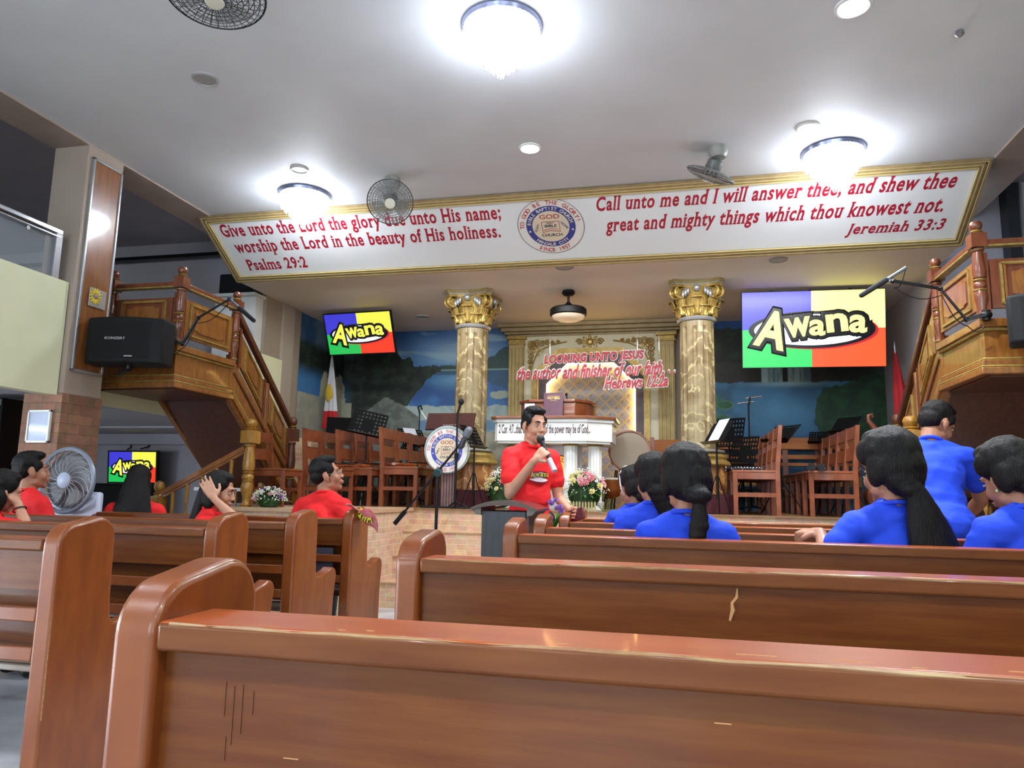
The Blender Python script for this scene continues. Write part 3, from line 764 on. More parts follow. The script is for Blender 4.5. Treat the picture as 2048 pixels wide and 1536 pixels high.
# ------------------------------------------------------------------ two columns
MARB = marble_mat('brown_marble', '#8c7d5c', '#6b5838', '#a89a72', 2.0, 0.35)
MARBR = marble_mat('orange_marble', '#a06c3c', '#7a4826', '#c99a60', 2.2, 0.35)
SKIRT = mat('maroon_cloth', '#3d1119', 0.9, 0, '#4a1620', 14)
def column(x, y, label):
    t = thing('fluted_column', label, 'column', (x, y, ST+0.012), 0, 'marbled columns flanking the altar')
    b = 0.0
    MB().box(-0.30, 0.30, -0.30, 0.30, 0, 0.19).build('skirt', SKIRT, t, bevel=0.01)
    mb = MB(); mb.lathe([(0.27, 0.19), (0.27, 0.46)], n=96, fn=lambda a, z: 1-0.05*max(0, math.sin(a*14))); mb.build('pedestal', MARBR, t, smooth=True)
    MB().lathe([(0.29, 0.46), (0.31, 0.48), (0.30, 0.51), (0.27, 0.53), (0.275, 0.56), (0.26, 0.58), (0.23, 0.60)], n=48).build('base_ring', GOLD, t, smooth=True)
    MB().lathe([(0.25, 0.60), (0.26, 0.612), (0.25, 0.625), (0.2, 0.635)], n=48).build('silver_ring', SILVER, t, smooth=True)
    top = 1.96
    mb = MB(); prof = [(0.178, 0.63), (0.178, 0.66), (0.177, 0.69), (0.173, top-0.09), (0.173, top-0.06), (0.173, top)]
    def flute(a, z):
        if z < 0.67 or z > top-0.07: return 1
        s = math.sin(a*10); return 1-0.11*max(0, s)**0.6 if s > 0.15 else 1
    mb.lathe(prof, n=160, fn=flute); mb.build('shaft', MARB, t, smooth=True, angle=30)
    MB().lathe([(0.19, top), (0.20, top+0.012), (0.205, top+0.024), (0.195, top+0.036)], n=40).build('neck_ring', SILVER, t, smooth=True)
    MB().lathe([(0.172, top+0.03), (0.18, top+0.12), (0.20, top+0.22), (0.235, top+0.30), (0.25, top+0.33)], n=40).build('bell', GOLD, t, smooth=True)
    mb = MB()
    def leaf(a, z0, h, wd, out, r0):
        def f(u, v):
            q = v; r = r0 + out*q**2.2 + 0.008*math.cos((u-0.5)*PI)
            zz = z0 + h*(q if q < 0.85 else 0.85-(q-0.85)*0.7)
            ww = wd*(0.55+0.6*math.sin(min(1, q*1.05)*PI*0.75))*(1+0.12*math.sin(q*22))
            s_ = (u-0.5)*ww; r += 0.010*abs(math.sin((u-0.5)*PI*3))
            return (r*math.cos(a)-s_*math.sin(a), r*math.sin(a)+s_*math.cos(a), zz)
        mb.grid(f, 6, 9)
    for k in range(8): leaf(k*PI/4+PI/8, top+0.035, 0.13, 0.115, 0.055, 0.178)
    for k in range(8): leaf(k*PI/4, top+0.05, 0.22, 0.11, 0.08, 0.19)
    mb.build('acanthus', GOLD, t, smooth=True, solid=0.008)
    mb = MB(); mbs = MB()
    for k in range(4):
        a = PI/4+k*PI/2; d = Vector((math.cos(a), math.sin(a), 0)); sd = Vector((-math.sin(a), math.cos(a), 0))
        for s in (-1, 1):
            c = d*0.285 + sd*s*0.035 + Vector((0, 0, top+0.275))
            pts = [c + d*(0.055*(1-0.8*i/24))*math.cos(1.2-2*PI*1.8*i/24) + Vector((0, 0, 1))*(0.055*(1-0.8*i/24))*math.sin(1.2-2*PI*1.8*i/24) for i in range(25)]
            mb.tube(pts, [0.016-0.008*i/24 for i in range(25)], 7)
        mb.cyl(d*0.285+sd*0.05+Vector((0, 0, top+0.275)), d*0.285-sd*0.05+Vector((0, 0, top+0.275)), 0.03, n=12)
        mb.tube([d*0.20+Vector((0, 0, top+0.14)), d*0.235+Vector((0, 0, top+0.23)), d*0.27+Vector((0, 0, top+0.32))], 0.022, 8)
        a2 = k*PI/2; e = Vector((math.cos(a2), math.sin(a2), 0)); s2 = Vector((-math.sin(a2), math.cos(a2), 0))
        mbs.ell(e*0.245+Vector((0, 0, top+0.315)), (0.04, 0.04, 0.04))
        for s in (-1, 1):
            for j in range(3): mbs.ell(e*0.235+s2*s*(0.085+0.025*j)+Vector((0, 0, top+0.285-0.02*j+0.01)), (0.02, 0.02, 0.045), Euler((0, 0, 0)), 1)
    mb.build('volutes', GOLD, t, smooth=True); mbs.build('silver_shells', SILVER, t, smooth=True)
    def abacus(hw, z0, z1):
        poly = []
        for k in range(4):
            a = PI/4+k*PI/2; c = Vector((math.cos(a), math.sin(a)))*hw*1.30; n_ = Vector((math.cos(a+PI/2), math.sin(a+PI/2)))
            poly += [c-n_*0.04, c+n_*0.04]
            for i in range(1, 6):
                q = i/6; aa = a+q*PI/2; rr = hw*1.30*(1-0.42*math.sin(q*PI)**0.9); poly.append(Vector((math.cos(aa), math.sin(aa)))*rr)
        return MB().prism([(p.x, p.y) for p in poly], 'z', z0, z1)
    abacus(0.25, top+0.335, top+0.36).build('abacus', GOLD, t); abacus(0.262, top+0.36, top+0.372).build('abacus_trim', SILVER, t)
    abacus(0.272, top+0.372, HS-ST-0.012).build('abacus_top', mat('abacus_paint', '#8d7d50', 0.45, 0.3), t)
    return t
column(-2.222, 7.7, 'fluted marbled column with gilded capital left of the pulpit')
column(0.21, 7.7, 'fluted marbled column with gilded capital right of the pulpit')

# ------------------------------------------------------------------ pulpit
FZ = ST+0.012
pul = thing('pulpit', 'white pulpit with verse band on white fluted posts under a wooden desk', 'pulpit', (-1.30, 7.95, FZ))
def Pp(mb, name, m, **k): return par(mb.build(name, m, None, **k), pul)
def bandpoly(e): return [(-1.93-e, 7.66-e*0.4), (-1.89-e*0.3, 7.60-e), (-0.93+e*0.3, 7.60-e), (-0.68+e, 7.78-e*0.4), (-0.68+e, 8.3), (-1.93-e, 8.3)]
WH = mat('pulpit_white', '#e3e4e0', 0.35, 0, '#dadbd6', 4)
Pp(MB().prism(bandpoly(0), 'z', 1.60, 1.80), 'verse_band', WH)
Pp(MB().prism(bandpoly(0.02), 'z', 1.80, 1.83), 'band_moulding', WH)
Pp(MB().prism(bandpoly(-0.02), 'z', 1.575, 1.60), 'band_foot', WH)
PW = mat('pulpit_wood', '#6d3a1e', 0.3, 0, '#80482a', 6, (1, 4, 1), coat=0.4)
Pp(MB().prism(bandpoly(0.045), 'z', 1.83, 1.862), 'top_board', PW, bevel=0.006)
def deskpoly(e): return [(-1.70-e, 7.92), (-1.58, 7.78-e), (-1.08, 7.78-e), (-0.95+e, 7.92), (-0.90+e, 8.25), (-1.72-e, 8.25)]
Pp(MB().prism(deskpoly(0), 'z', 1.862, 2.03), 'desk', PW, bevel=0.004)
Pp(MB().prism(deskpoly(0.02), 'z', 2.03, 2.065), 'desk_rim', PW, bevel=0.006)
o = text('lettering', '2 Cor. 4:7...that the excellency of the power may be of God...', 0.2, DARKTXT, None, frame((-1.38, 7.594, 1.65), (1, 0, 0), (0, 0, 1)), 0.985, 0.125, 0.001, 0.016)
o.data.materials[0] = mat('purple_print', '#4a2a38', 0.5); par(o, pul)
for x, y in ((-1.12, 7.78), (-0.87, 7.86), (-1.46, 7.78), (-1.74, 7.86)):
    mb = MB(); mb.lathe([(0.075, FZ+0.08), (0.075, 1.56)], (x, y, 0), 64, lambda a, z: 1-0.10*max(0, math.sin(a*10)))
    Pp(mb, 'post', WH, smooth=True)
    mb = MB(); mb.box(x-0.09, x+0.09, y-0.09, y+0.09, FZ, FZ+0.09); Pp(mb, 'post_base', WH, bevel=0.006)
    mb = MB(); mb.lathe([(0.08, 1.555), (0.088, 1.565), (0.08, 1.578)], (x, y, 0), 24); Pp(mb, 'post_ring', GOLDPAINT, smooth=True)
Pp(MB().box(-1.55, -1.02, 7.92, 7.96, FZ, 1.58), 'panel', mat('pulpit_panel', '#b9bcc2', 0.4))
mb = MB(); mb.lathe([(0.19, 0), (0.19, 0.012)], n=48); mb2 = bmesh.new(); 
mb.b.transform(Matrix.Translation((-1.265, 7.92, 1.27)) @ Matrix.Rotation(PI/2, 4, 'X'))
mb2.free()
GLOW = mat('amber_emblem', '#c8661c', 0.4, 0, '#e79a3c', 10, emis='#ff9a30', estr=0.55)
Pp(mb, 'emblem', GLOW)
mb = MB(); mb.tube([(-1.265+0.19*math.cos(2*PI*i/40), 7.905, 1.27+0.19*math.sin(2*PI*i/40)) for i in range(40)], 0.008, 6, True)
mb.tube([(-1.265+0.13*math.cos(2*PI*i/40), 7.905, 1.27+0.13*math.sin(2*PI*i/40)) for i in range(40)], 0.005, 6, True)
for i in range(28):
    t = 2*PI*i/28; mb.beam((-1.265+0.14*math.cos(t), 7.905, 1.27+0.14*math.sin(t)), (-1.265+0.175*math.cos(t), 7.905, 1.27+0.175*math.sin(t)), 0.012, 0.004, (0, 1, 0))
Pp(mb, 'emblem_ring', mat('bronze', '#8a4a1e', 0.4, 0.5))
# display bible and a small card standing on the pulpit
bib = thing('bible', 'large purple bible standing upright on the pulpit', 'book', (-1.30, 7.69, 1.862))
bib.rotation_euler = (math.radians(-8), 0, math.radians(4))
MB().box(-0.105, 0.105, -0.006, 0.006, 0, 0.268).build('cover', mat('purple_cover', '#54283c', 0.4, 0, '#4a2236', 20), bib, bevel=0.003)
MB().box(-0.10, 0.10, 0.006, 0.034, 0.005, 0.263).build('pages', mat('page_edges', '#d6cdb8', 0.7), bib)
text('lettering', 'HOLY BIBLE', 0.03, mat('gold_stamp', '#c8a860', 0.35, 0.5), bib, frame((0, -0.0075, 0.195), (1, 0, 0), (0, 0, 1)), 0.135, 0.026, 0.0004, 0.02)
mb = MB(); mb.box(-0.06, 0.06, -0.0075, -0.006, 0.228, 0.231); mb.box(-0.035, 0.035, -0.0075, -0.006, 0.181, 0.184); mb.build('stamp_line', MATS['gold_stamp'], bib)
mb = MB(); mb.box(-1.615, -1.505, 7.70, 7.706, 1.862, 2.01); tag(mb.build('desk_card', mat('pale_card', '#c9c2d0', 0.5)), 'pale card standing on the pulpit left of the bible', 'card')
mb = MB(); mb.tube([(-1.18, 7.9, 2.06), (-1.18, 7.87, 2.10), (-1.18, 7.84, 2.12)], 0.006, 6); mb.ell((-1.18, 7.83, 2.125), 0.016)
tag(mb.build('pulpit_microphone', BLACK, smooth=True), 'small black gooseneck microphone on the pulpit desk', 'microphone')

# ------------------------------------------------------------------ ceiling lamps, downlights, fans
CRYS = emit_mat('lit_crystal', '#eef6ff', 17.0)
CRYS2 = mat('crystal_glass', '#dfe8f5', 0.05, 0, emis='#e6f0ff', estr=1.2)
RIM = mat('lamp_rim', '#8d93b0', 0.25, 0.8)
def crystal_lamp():
    t = thing('crystal_ceiling_lamp', 'x', 'ceiling lamp', (0, 0, 0), 0, 'crystal ceiling lamps')
    MB().lathe([(0.02, 0.0), (0.225, 0.0), (0.232, -0.012), (0.225, -0.035), (0.20, -0.04), (0.02, -0.04)], n=48).build('rim', RIM, t, smooth=True)
    tiers = [(0.213, -0.055, 42, 0.07), (0.206, -0.10, 40, 0.08), (0.168, -0.145, 32, 0.08), (0.126, -0.185, 26, 0.08), (0.085, -0.222, 18, 0.075), (0.05, -0.258, 10, 0.07), (0.018, -0.29, 6, 0.07)]
    for k, (r, z, n, h) in enumerate(tiers):
        mb = MB()
        for i in range(n):
            a = 2*PI*i/n + k*0.3; c = Vector((r*math.cos(a), r*math.sin(a), z)); w_ = 0.011
            vs = [c+Vector((0, 0, h/2))] + [c+Vector((w_*math.cos(a+j*PI/2), w_*math.sin(a+j*PI/2), h*0.12)) for j in range(4)] + [c-Vector((0, 0, h/2))]
            mb._add(vs, [(0, 1, 2), (0, 2, 3), (0, 3, 4), (0, 4, 1), (5, 2, 1), (5, 3, 2), (5, 4, 3), (5, 1, 4)])
        mb.build('crystal_tier', CRYS2 if k == 0 else CRYS, t)
    MB().lathe([(0.02, -0.045), (0.17, -0.05), (0.16, -0.10), (0.10, -0.16), (0.04, -0.21), (0.01, -0.24)], n=24).build('lamp_core', CRYS, t, smooth=True)
    return t
cl = crystal_lamp()
LAMPS = [(-0.95, 3.72, 'crystal ceiling lamp nearest the viewer, above the centre aisle'), (-3.27, 5.72, 'crystal ceiling lamp in front of the left end of the verse panel'),
         (1.20, 5.70, 'crystal ceiling lamp in front of the right end of the verse panel')]
for i, (x, y, lab) in enumerate(LAMPS):
    if i == 0: cl.location = (x, y, HC); cl['label'] = lab
    else: dup(cl, (x, y, HC), 0.2*i, lab)
for i, (x, y, lab) in enumerate([(-3.2, 1.6, 'added crystal fill lamp behind the viewer on the left'), (1.2, 1.6, 'added crystal fill lamp behind the viewer on the right'),
                  (-1.0, -1.0, 'added crystal fill lamp far behind the viewer above the aisle'), (-3.2, -3.6, 'added crystal fill lamp by the rear windows on the left'), (1.2, -3.6, 'added crystal fill lamp by the rear windows on the right')]):
    dup(cl, (x, y, HC), 0.3*i, lab)  # unseen lamps added out of view for fill light
DLON = emit_mat('lit_diffuser', '#f4f8ff', 16.0)
DLOFF = mat('unlit_diffuser', '#b9bcba', 0.4)
def downlight(x, y, z, r, m, label, power=0):
    t = thing('downlight', label, 'downlight', (x, y, z), 0, 'lit downlights' if power else 'unlit round ceiling lights')
    MB().lathe([(r*0.8, -0.002), (r*0.85, -0.012), (r, -0.008), (r*1.02, 0.0)], n=32).build('rim', WHITEP if power else m, t, smooth=True)
    MB().lathe([(0.001, -0.006), (r*0.84, -0.006)], n=32).build('diffuser', m, t)
    if power:
        l = bpy.data.lights.new('downlight_lamp', 'SPOT'); l.energy = power*2.6; l.spot_size = 2.4; l.spot_blend = 0.6; l.color = (0.92, 0.96, 1.0); l.shadow_soft_size = r*0.8
        o = bpy.data.objects.new('downlight_lamp', l); COL.objects.link(o); o.parent = t; o.location = (0, 0, -0.02)
for x, y, z, r, p, lab in ((-1.085, 5.22, HC, 0.085, 45, 'lit downlight in the middle of the ceiling'), (0.95, 5.28, HC, 0.085, 45, 'lit downlight near the right crystal lamp'),
        (0.965, 3.93, HC, 0.095, 55, 'lit downlight at the upper right of the ceiling'), (-2.99, 3.88, HC, 0.085, 0, 'dull round ceiling disc at the upper left'),
        (-3.06, 5.24, HC, 0.075, 0, 'unlit round ceiling light beyond the left crystal lamp'), (-3.15, 8.59, HS, 0.09, 0, 'unlit ceiling disc over the left of the stage'),
        (-1.06, 6.85, HS, 0.09, 0, 'unlit ceiling disc just behind the verse panel over the altar'), (0.94, 6.95, HS, 0.085, 0, 'unlit ceiling disc over the right of the stage'),
        (-3.0, -1.0, HC, 0.085, 45, 'added fill downlight behind the viewer on the left'), (0.96, -1.0, HC, 0.085, 45, 'added fill downlight behind the viewer on the right')):  # the last two are out of view, added for fill light
    downlight(x, y, z, r, DLON if p else (DLOFF if z == HC and r < 0.08 else mat('dull_disc', '#9c9d9d', 0.6)), lab, p)
mb = MB(); mb.lathe([(0.02, 0), (0.025, -0.02), (0.012, -0.035), (0.004, -0.04)], (1.60, 4.275, HC), 12); tag(mb.build('ceiling_hook', GREYM, smooth=True), 'small grey fitting on the ceiling at the far upper right', 'fitting')

def fan_cage(mb, R, nr, nspk, dep=0.09):
    for s in (-1, 1):
        for k in range(1, nr+1):
            r = R*k/nr; z = s*dep*0.5*(1-(r/R)**2)**0.5 if r < R else 0
            mb.tube([(r*math.cos(2*PI*i/36), r*math.sin(2*PI*i/36), z) for i in range(36)], 0.0022 if k < nr else 0.005, 4, True)
        for i in range(nspk):
            a = 2*PI*i/nspk
            mb.tube([(R*q*math.cos(a), R*q*math.sin(a), s*dep*0.5*(1-q*q)**0.5) for q in (0.18, 0.4, 0.6, 0.8, 0.93, 1.0)], 0.0018, 4)
def fan_blades(mb, R, n=3, tw=0.5):
    for i in range(n):
        a = 2*PI*i/n
        def f(u, v):
            r = R*(0.15+0.72*v); t = a + (u-0.5)*(1.5-0.3*v); return (r*math.cos(t), r*math.sin(t), 0.03*(u-0.5)*math.cos(tw))
        mb.grid(f, 8, 5)
def orbit_fan(label, loc, aim, R, blade, cage, drop=0.17):
    # fan hanging from the ceiling on a neck; aim = direction the cage faces
    t = thing('orbit_fan', label, 'fan', loc, 0, 'orbit fans under the ceiling')
    aim = Vector(aim).normalized(); Q = Vector((0, 0, 1)).rotation_difference(aim).to_matrix().to_4x4()
    hub = Vector((0, 0, -drop)) + aim*0.06
    MB().lathe([(0.07, 0), (0.075, -0.05), (0.055, -0.085), (0.03, -0.09)], n=20).build('canopy', mat('fan_enamel', '#8b8d86', 0.4), t, smooth=True)
    mb = MB(); mb.tube([(0, 0, -0.04), (0, 0, -drop*0.7), hub-aim*0.05], 0.02, 8); mb.build('neck', mat('fan_grey', '#6f726f', 0.4), t, smooth=True)
    T = Matrix.Translation(hub+aim*0.09) @ Q
    mb = MB(); mb.lathe([(0.02, -0.13), (0.062, -0.11), (0.066, -0.03), (0.05, 0.0)], n=20); mb.b.transform(T); mb.build('motor', mat('fan_motor', '#5d615f', 0.4), t, smooth=True)
    mb = MB(); fan_blades(mb, R*0.95); mb.b.transform(T); mb.build('blades', blade, t, smooth=True, solid=0.002)
    mb = MB(); fan_cage(mb, R, 9, 36); mb.b.transform(T); mb.build('cage', cage, t)
    mb = MB(); mb.lathe([(0.0, 0.045), (0.04, 0.045), (0.045, 0.05), (0.04, 0.056), (0.001, 0.058)], n=20); mb.b.transform(T); mb.build('cage_badge', mat('fan_badge', '#d9d6c4', 0.4), t, smooth=True)
    return t
BLADE = mat('clear_blade', '#9da3a3', 0.2, alpha=0.35); CAGE = mat('cage_wire', '#8d9292', 0.3, 0.5)
BLADEP = mat('pink_clear_blade', '#a08c8c', 0.2, alpha=0.6)
orbit_fan('grey orbit fan hanging above the left half of the verse panel', (-2.36, 5.55, HC), (0.28, -0.75, -0.62), 0.19, BLADE, CAGE)
orbit_fan('grey orbit fan with tilted cage beside the right crystal lamp', (0.335, 5.48, HC), (-0.35, 0.30, -0.75), 0.19, BLADEP, CAGE, 0.07)
orbit_fan('dark hubbed orbit fan cut off by the top edge of the picture', (-2.14, 2.79, HC), (0.1, -0.1, -1.0), 0.23, BLADE, mat('cage_dark', '#3d4247', 0.3, 0.5))

sf = thing('fan_lamp', 'black round fan lamp hanging from the stage ceiling over the altar', 'ceiling lamp', (-1.145, 7.7, HS))
MB().lathe([(0.001, 0), (0.065, 0), (0.072, -0.03), (0.05, -0.055), (0.02, -0.06)], n=24).build('canopy', BLACK, sf, smooth=True)
MB().cyl((0, 0, -0.05), (0, 0, -0.15), 0.014).build('rod', BLACK, sf)
MB().lathe([(0.02, -0.13), (0.05, -0.165), (0.10, -0.185), (0.185, -0.20), (0.20, -0.215), (0.20, -0.275), (0.185, -0.285), (0.001, -0.285)], n=40).build('housing', BLACK, sf, smooth=True)
MB().lathe([(0.18, -0.283), (0.165, -0.31), (0.12, -0.33), (0.06, -0.34), (0.001, -0.342)], n=40).build('shade', mat('frosted_shade', '#b9b0a4', 0.35, emis='#ffd9a0', estr=0.12), sf, smooth=True)
# ------------------------------------------------------------------ screens with the club logo
SB, SY, SG, SR = emit_mat('screen_blue', '#3d3ad6', 1.0), emit_mat('screen_yellow', '#f0ee4a', 1.25), emit_mat('screen_green', '#1fc457', 1.0), emit_mat('screen_red', '#f63a1c', 1.1)
SWH, SLET, SDK = emit_mat('screen_white', '#f4f5ff', 1.25), emit_mat('screen_letter_yellow', '#f2ef52', 1.3), mat('screen_dark', '#15161c', 0.3)
SRD = emit_mat('screen_crimson', '#e0202c', 0.9)
BRIGHT = [emit_mat(n+'_bright', c, s) for n, c, s in (('screen_blue', '#4a46dc', 1.5), ('screen_yellow', '#f6f27a', 2.6), ('screen_green', '#2cc862', 1.5), ('screen_red', '#fb4a22', 1.9), ('screen_white', '#f8f8ff', 2.4), ('screen_letter', '#f7f27a', 2.4))]
def logo_screen(t, W, Hh, y, mats):
    B_, Y_, G_, R_, WHT, LET = mats
    P = lambda u, v, d=0: Vector(((u-0.5)*W, y-d, (0.5-v)*Hh))
    mb = MB()
    for (u0, u1, v0, v1), m, nm in (((0, .492, 0, .5), B_, 'blue'), ((.492, 1, 0, .5), Y_, 'yellow'), ((0, .492, .5, 1), G_, 'green'), ((.492, 1, .5, 1), R_, 'red')):
        MB().quad(P(u0, v1), P(u1, v1), P(u1, v0), P(u0, v0)).build('screen_field', m, t, label=nm+' quarter of the screen')
    def ellp(cu, cv, ru, rv, d, m, nm):
        MB()._add([P(cu+ru*math.cos(2*PI*i/48), cv+rv*math.sin(2*PI*i/48), d) for i in range(48)], [tuple(range(48))]).build(nm, m, t)
    ellp(.515, .525, .440, .245, .0008, SRD, 'logo_shadow'); ellp(.490, .51, .445, .245, .0014, SDK, 'logo_outline'); ellp(.490, .51, .405, .205, .002, WHT, 'logo_oval')
    for ch, u, v, wd, h, rot in (('A', .215, .50, .225, .50, -14), ('w', .395, .475, .185, .26, 6), ('a', .532, .485, .115, .21, -3), ('n', .668, .425, .150, .24, 5), ('a', .815, .445, .125, .235, -4)):
        for bold, m, nm, gr in ((0.15, SDK, 'logo_letter_outline', 0.115), (0.03, LET, 'logo_letter', 0.0)):
            wd_, h_ = wd*W+gr*Hh*1.05, h*Hh+gr*Hh*1.05
            M_ = frame(P(u, v, 0.0026 if gr else 0.0046), (1, 0, 0), (0, 0, 1)) @ Matrix.Rotation(math.radians(rot), 4, 'Z') @ Matrix.Translation((0, -h_/2, 0))
            text(nm, ch, 0.2, m, t, M_, wd_, h_, 0.0, bold)
def tv(label, loc, W, yaw, pit, mats, rods, depth=0.04, bez=0.012, name='television'):
    Hh = W*9/16
    t = thing(name, label, 'television', loc); t.rotation_euler = (pit, 0, yaw)
    MB().box(-W/2-bez, W/2+bez, 0, depth, -Hh/2-bez, Hh/2+bez).build('casing', BLACK, t, bevel=0.004)
    mb = MB(); y = -0.006
    for b in ((-W/2-bez, W/2+bez, Hh/2, Hh/2+bez), (-W/2-bez, W/2+bez, -Hh/2-bez, -Hh/2), (-W/2-bez, -W/2, -Hh/2, Hh/2), (W/2, W/2+bez, -Hh/2, Hh/2)): mb.box(b[0], b[1], y, 0.0, b[2], b[3])
    mb.build('bezel', BLACK, t)
    logo_screen(t, W, Hh, -0.001, mats)
    inv = Matrix.LocRotScale(Vector(loc), Euler((pit, 0, yaw)), None).inverted()
    for x0, y0, z0 in rods:
        mb = MB(); mb.beam(inv @ Vector((x0, y0, HS)), inv @ Vector((x0, y0, z0)), 0.03, 0.03); mb.box(*[c for c in (inv @ Vector((x0, y0, z0))) for c in (c-0.04, c+0.04)])
        mb.build('hanger', BLACKM, t)
    return t
NORM = [SB, SY, SG, SR, SWH, SLET]
tv('hanging television with colour quarter logo tilted down left of the stage', (-3.827, 8.2, 2.966), 0.903, -0.074, 0.416, NORM, [(-3.76, 8.32, 3.0)])
tv('large bright wall screen with colour quarter logo hanging right of the stage', (1.399, 8.0, 2.81), 1.422, 0.044, 0.124, BRIGHT, [(1.0, 8.06, 3.1), (1.40, 8.07, 3.1), (1.80, 8.08, 3.1)], 0.05, 0.004)
lt = tv('small television with colour quarter logo low on the left aisle wall', (-6.99, 8.3, 1.292), 0.70, 0.027, 0.10, NORM, [], 0.05, 0.018)
st = thing('television_stand', 'black sloping stand under the low television by the left aisle wall', 'stand', (-6.99, 8.2, 0))
MB().prism([(-0.38, 0.0), (0.34, 0.0), (0.16, 1.06), (-0.12, 1.06)], 'x', -0.42, 0.42).build('body', BLACK, st, bevel=0.01)
MB().box(-0.3, 0.3, -0.16, 0.14, 1.06, 1.075).build('top', BLACKM, st)
mb = MB(); mb.tube([(-7.3, 8.585, 1.62), (-7.28, 8.585, 1.57), (-7.32, 8.56, 1.53)], 0.008, 6); mb.tube([(-7.0, 8.585, 1.62), (-7.0, 8.585, 1.58), (-7.06, 8.5, 1.54)], 0.008, 6)
tag(mb.build('wall_cable', BLACK), 'black cables running up the wall above the low television', 'cable')

# ------------------------------------------------------------------ carved staircases beside the stage
XM = -2.08
def newel(name, x, y, z, h, parent, w=0.075, woods=(CARVER, GOLDPAINT)):
    root_M = Matrix.Translation((x, y, z))
    prof = [(0.42, 0), (0.42, .04), (0.36, .05), (0.34, .10), (0.52, .20), (0.55, .24), (0.44, .29), (0.36, .295), (0.36, .305), (0.52, .33), (0.52, .36), (0.36, .385), (0.38, .41), (0.5, .42), (0.55, .5), (0.42, .64), (0.38, .68), (0.5, .69), (0.5, .71)]
    mb = MB(); mb.lathe([(r*w, q*h) for r, q in prof], n=16); b = w*0.62
    mb.box(-b, b, -b, b, .72*h, .86*h)
    mb.lathe([(0.55*w, .86*h), (0.3*w, .885*h), (0.28*w, .895*h), (0.42*w, .91*h), (0.52*w, .935*h), (0.53*w, .955*h), (0.42*w, .985*h), (0.1*w, h)], n=16)
    mb.b.transform(root_M); o = mb.build(name, woods[0], parent, smooth=True)
    mb = MB()
    for q in (.035, .295, .395, .70, .885): mb.lathe([(0.42*w, q*h-0.008), (0.54*w, q*h), (0.42*w, q*h+0.008)], n=16)
    mb.b.transform(root_M); mb.build('gilt_trim', woods[1], o, smooth=True)
    return o
def notched(x0, x1, z0, z1, c): return [(x0+c, z0), (x1-c, z0), (x1-c, z0+c*.5), (x1-c*.5, z0+c), (x1, z0+c), (x1, z1-c), (x1-c*.5, z1-c), (x1-c, z1-c*.5), (x1-c, z1), (x0+c, z1), (x0+c, z1-c*.5), (x0+c*.5, z1-c), (x0, z1-c), (x0, z0+c), (x0+c*.5, z0+c), (x0+c, z0+c*.5)]
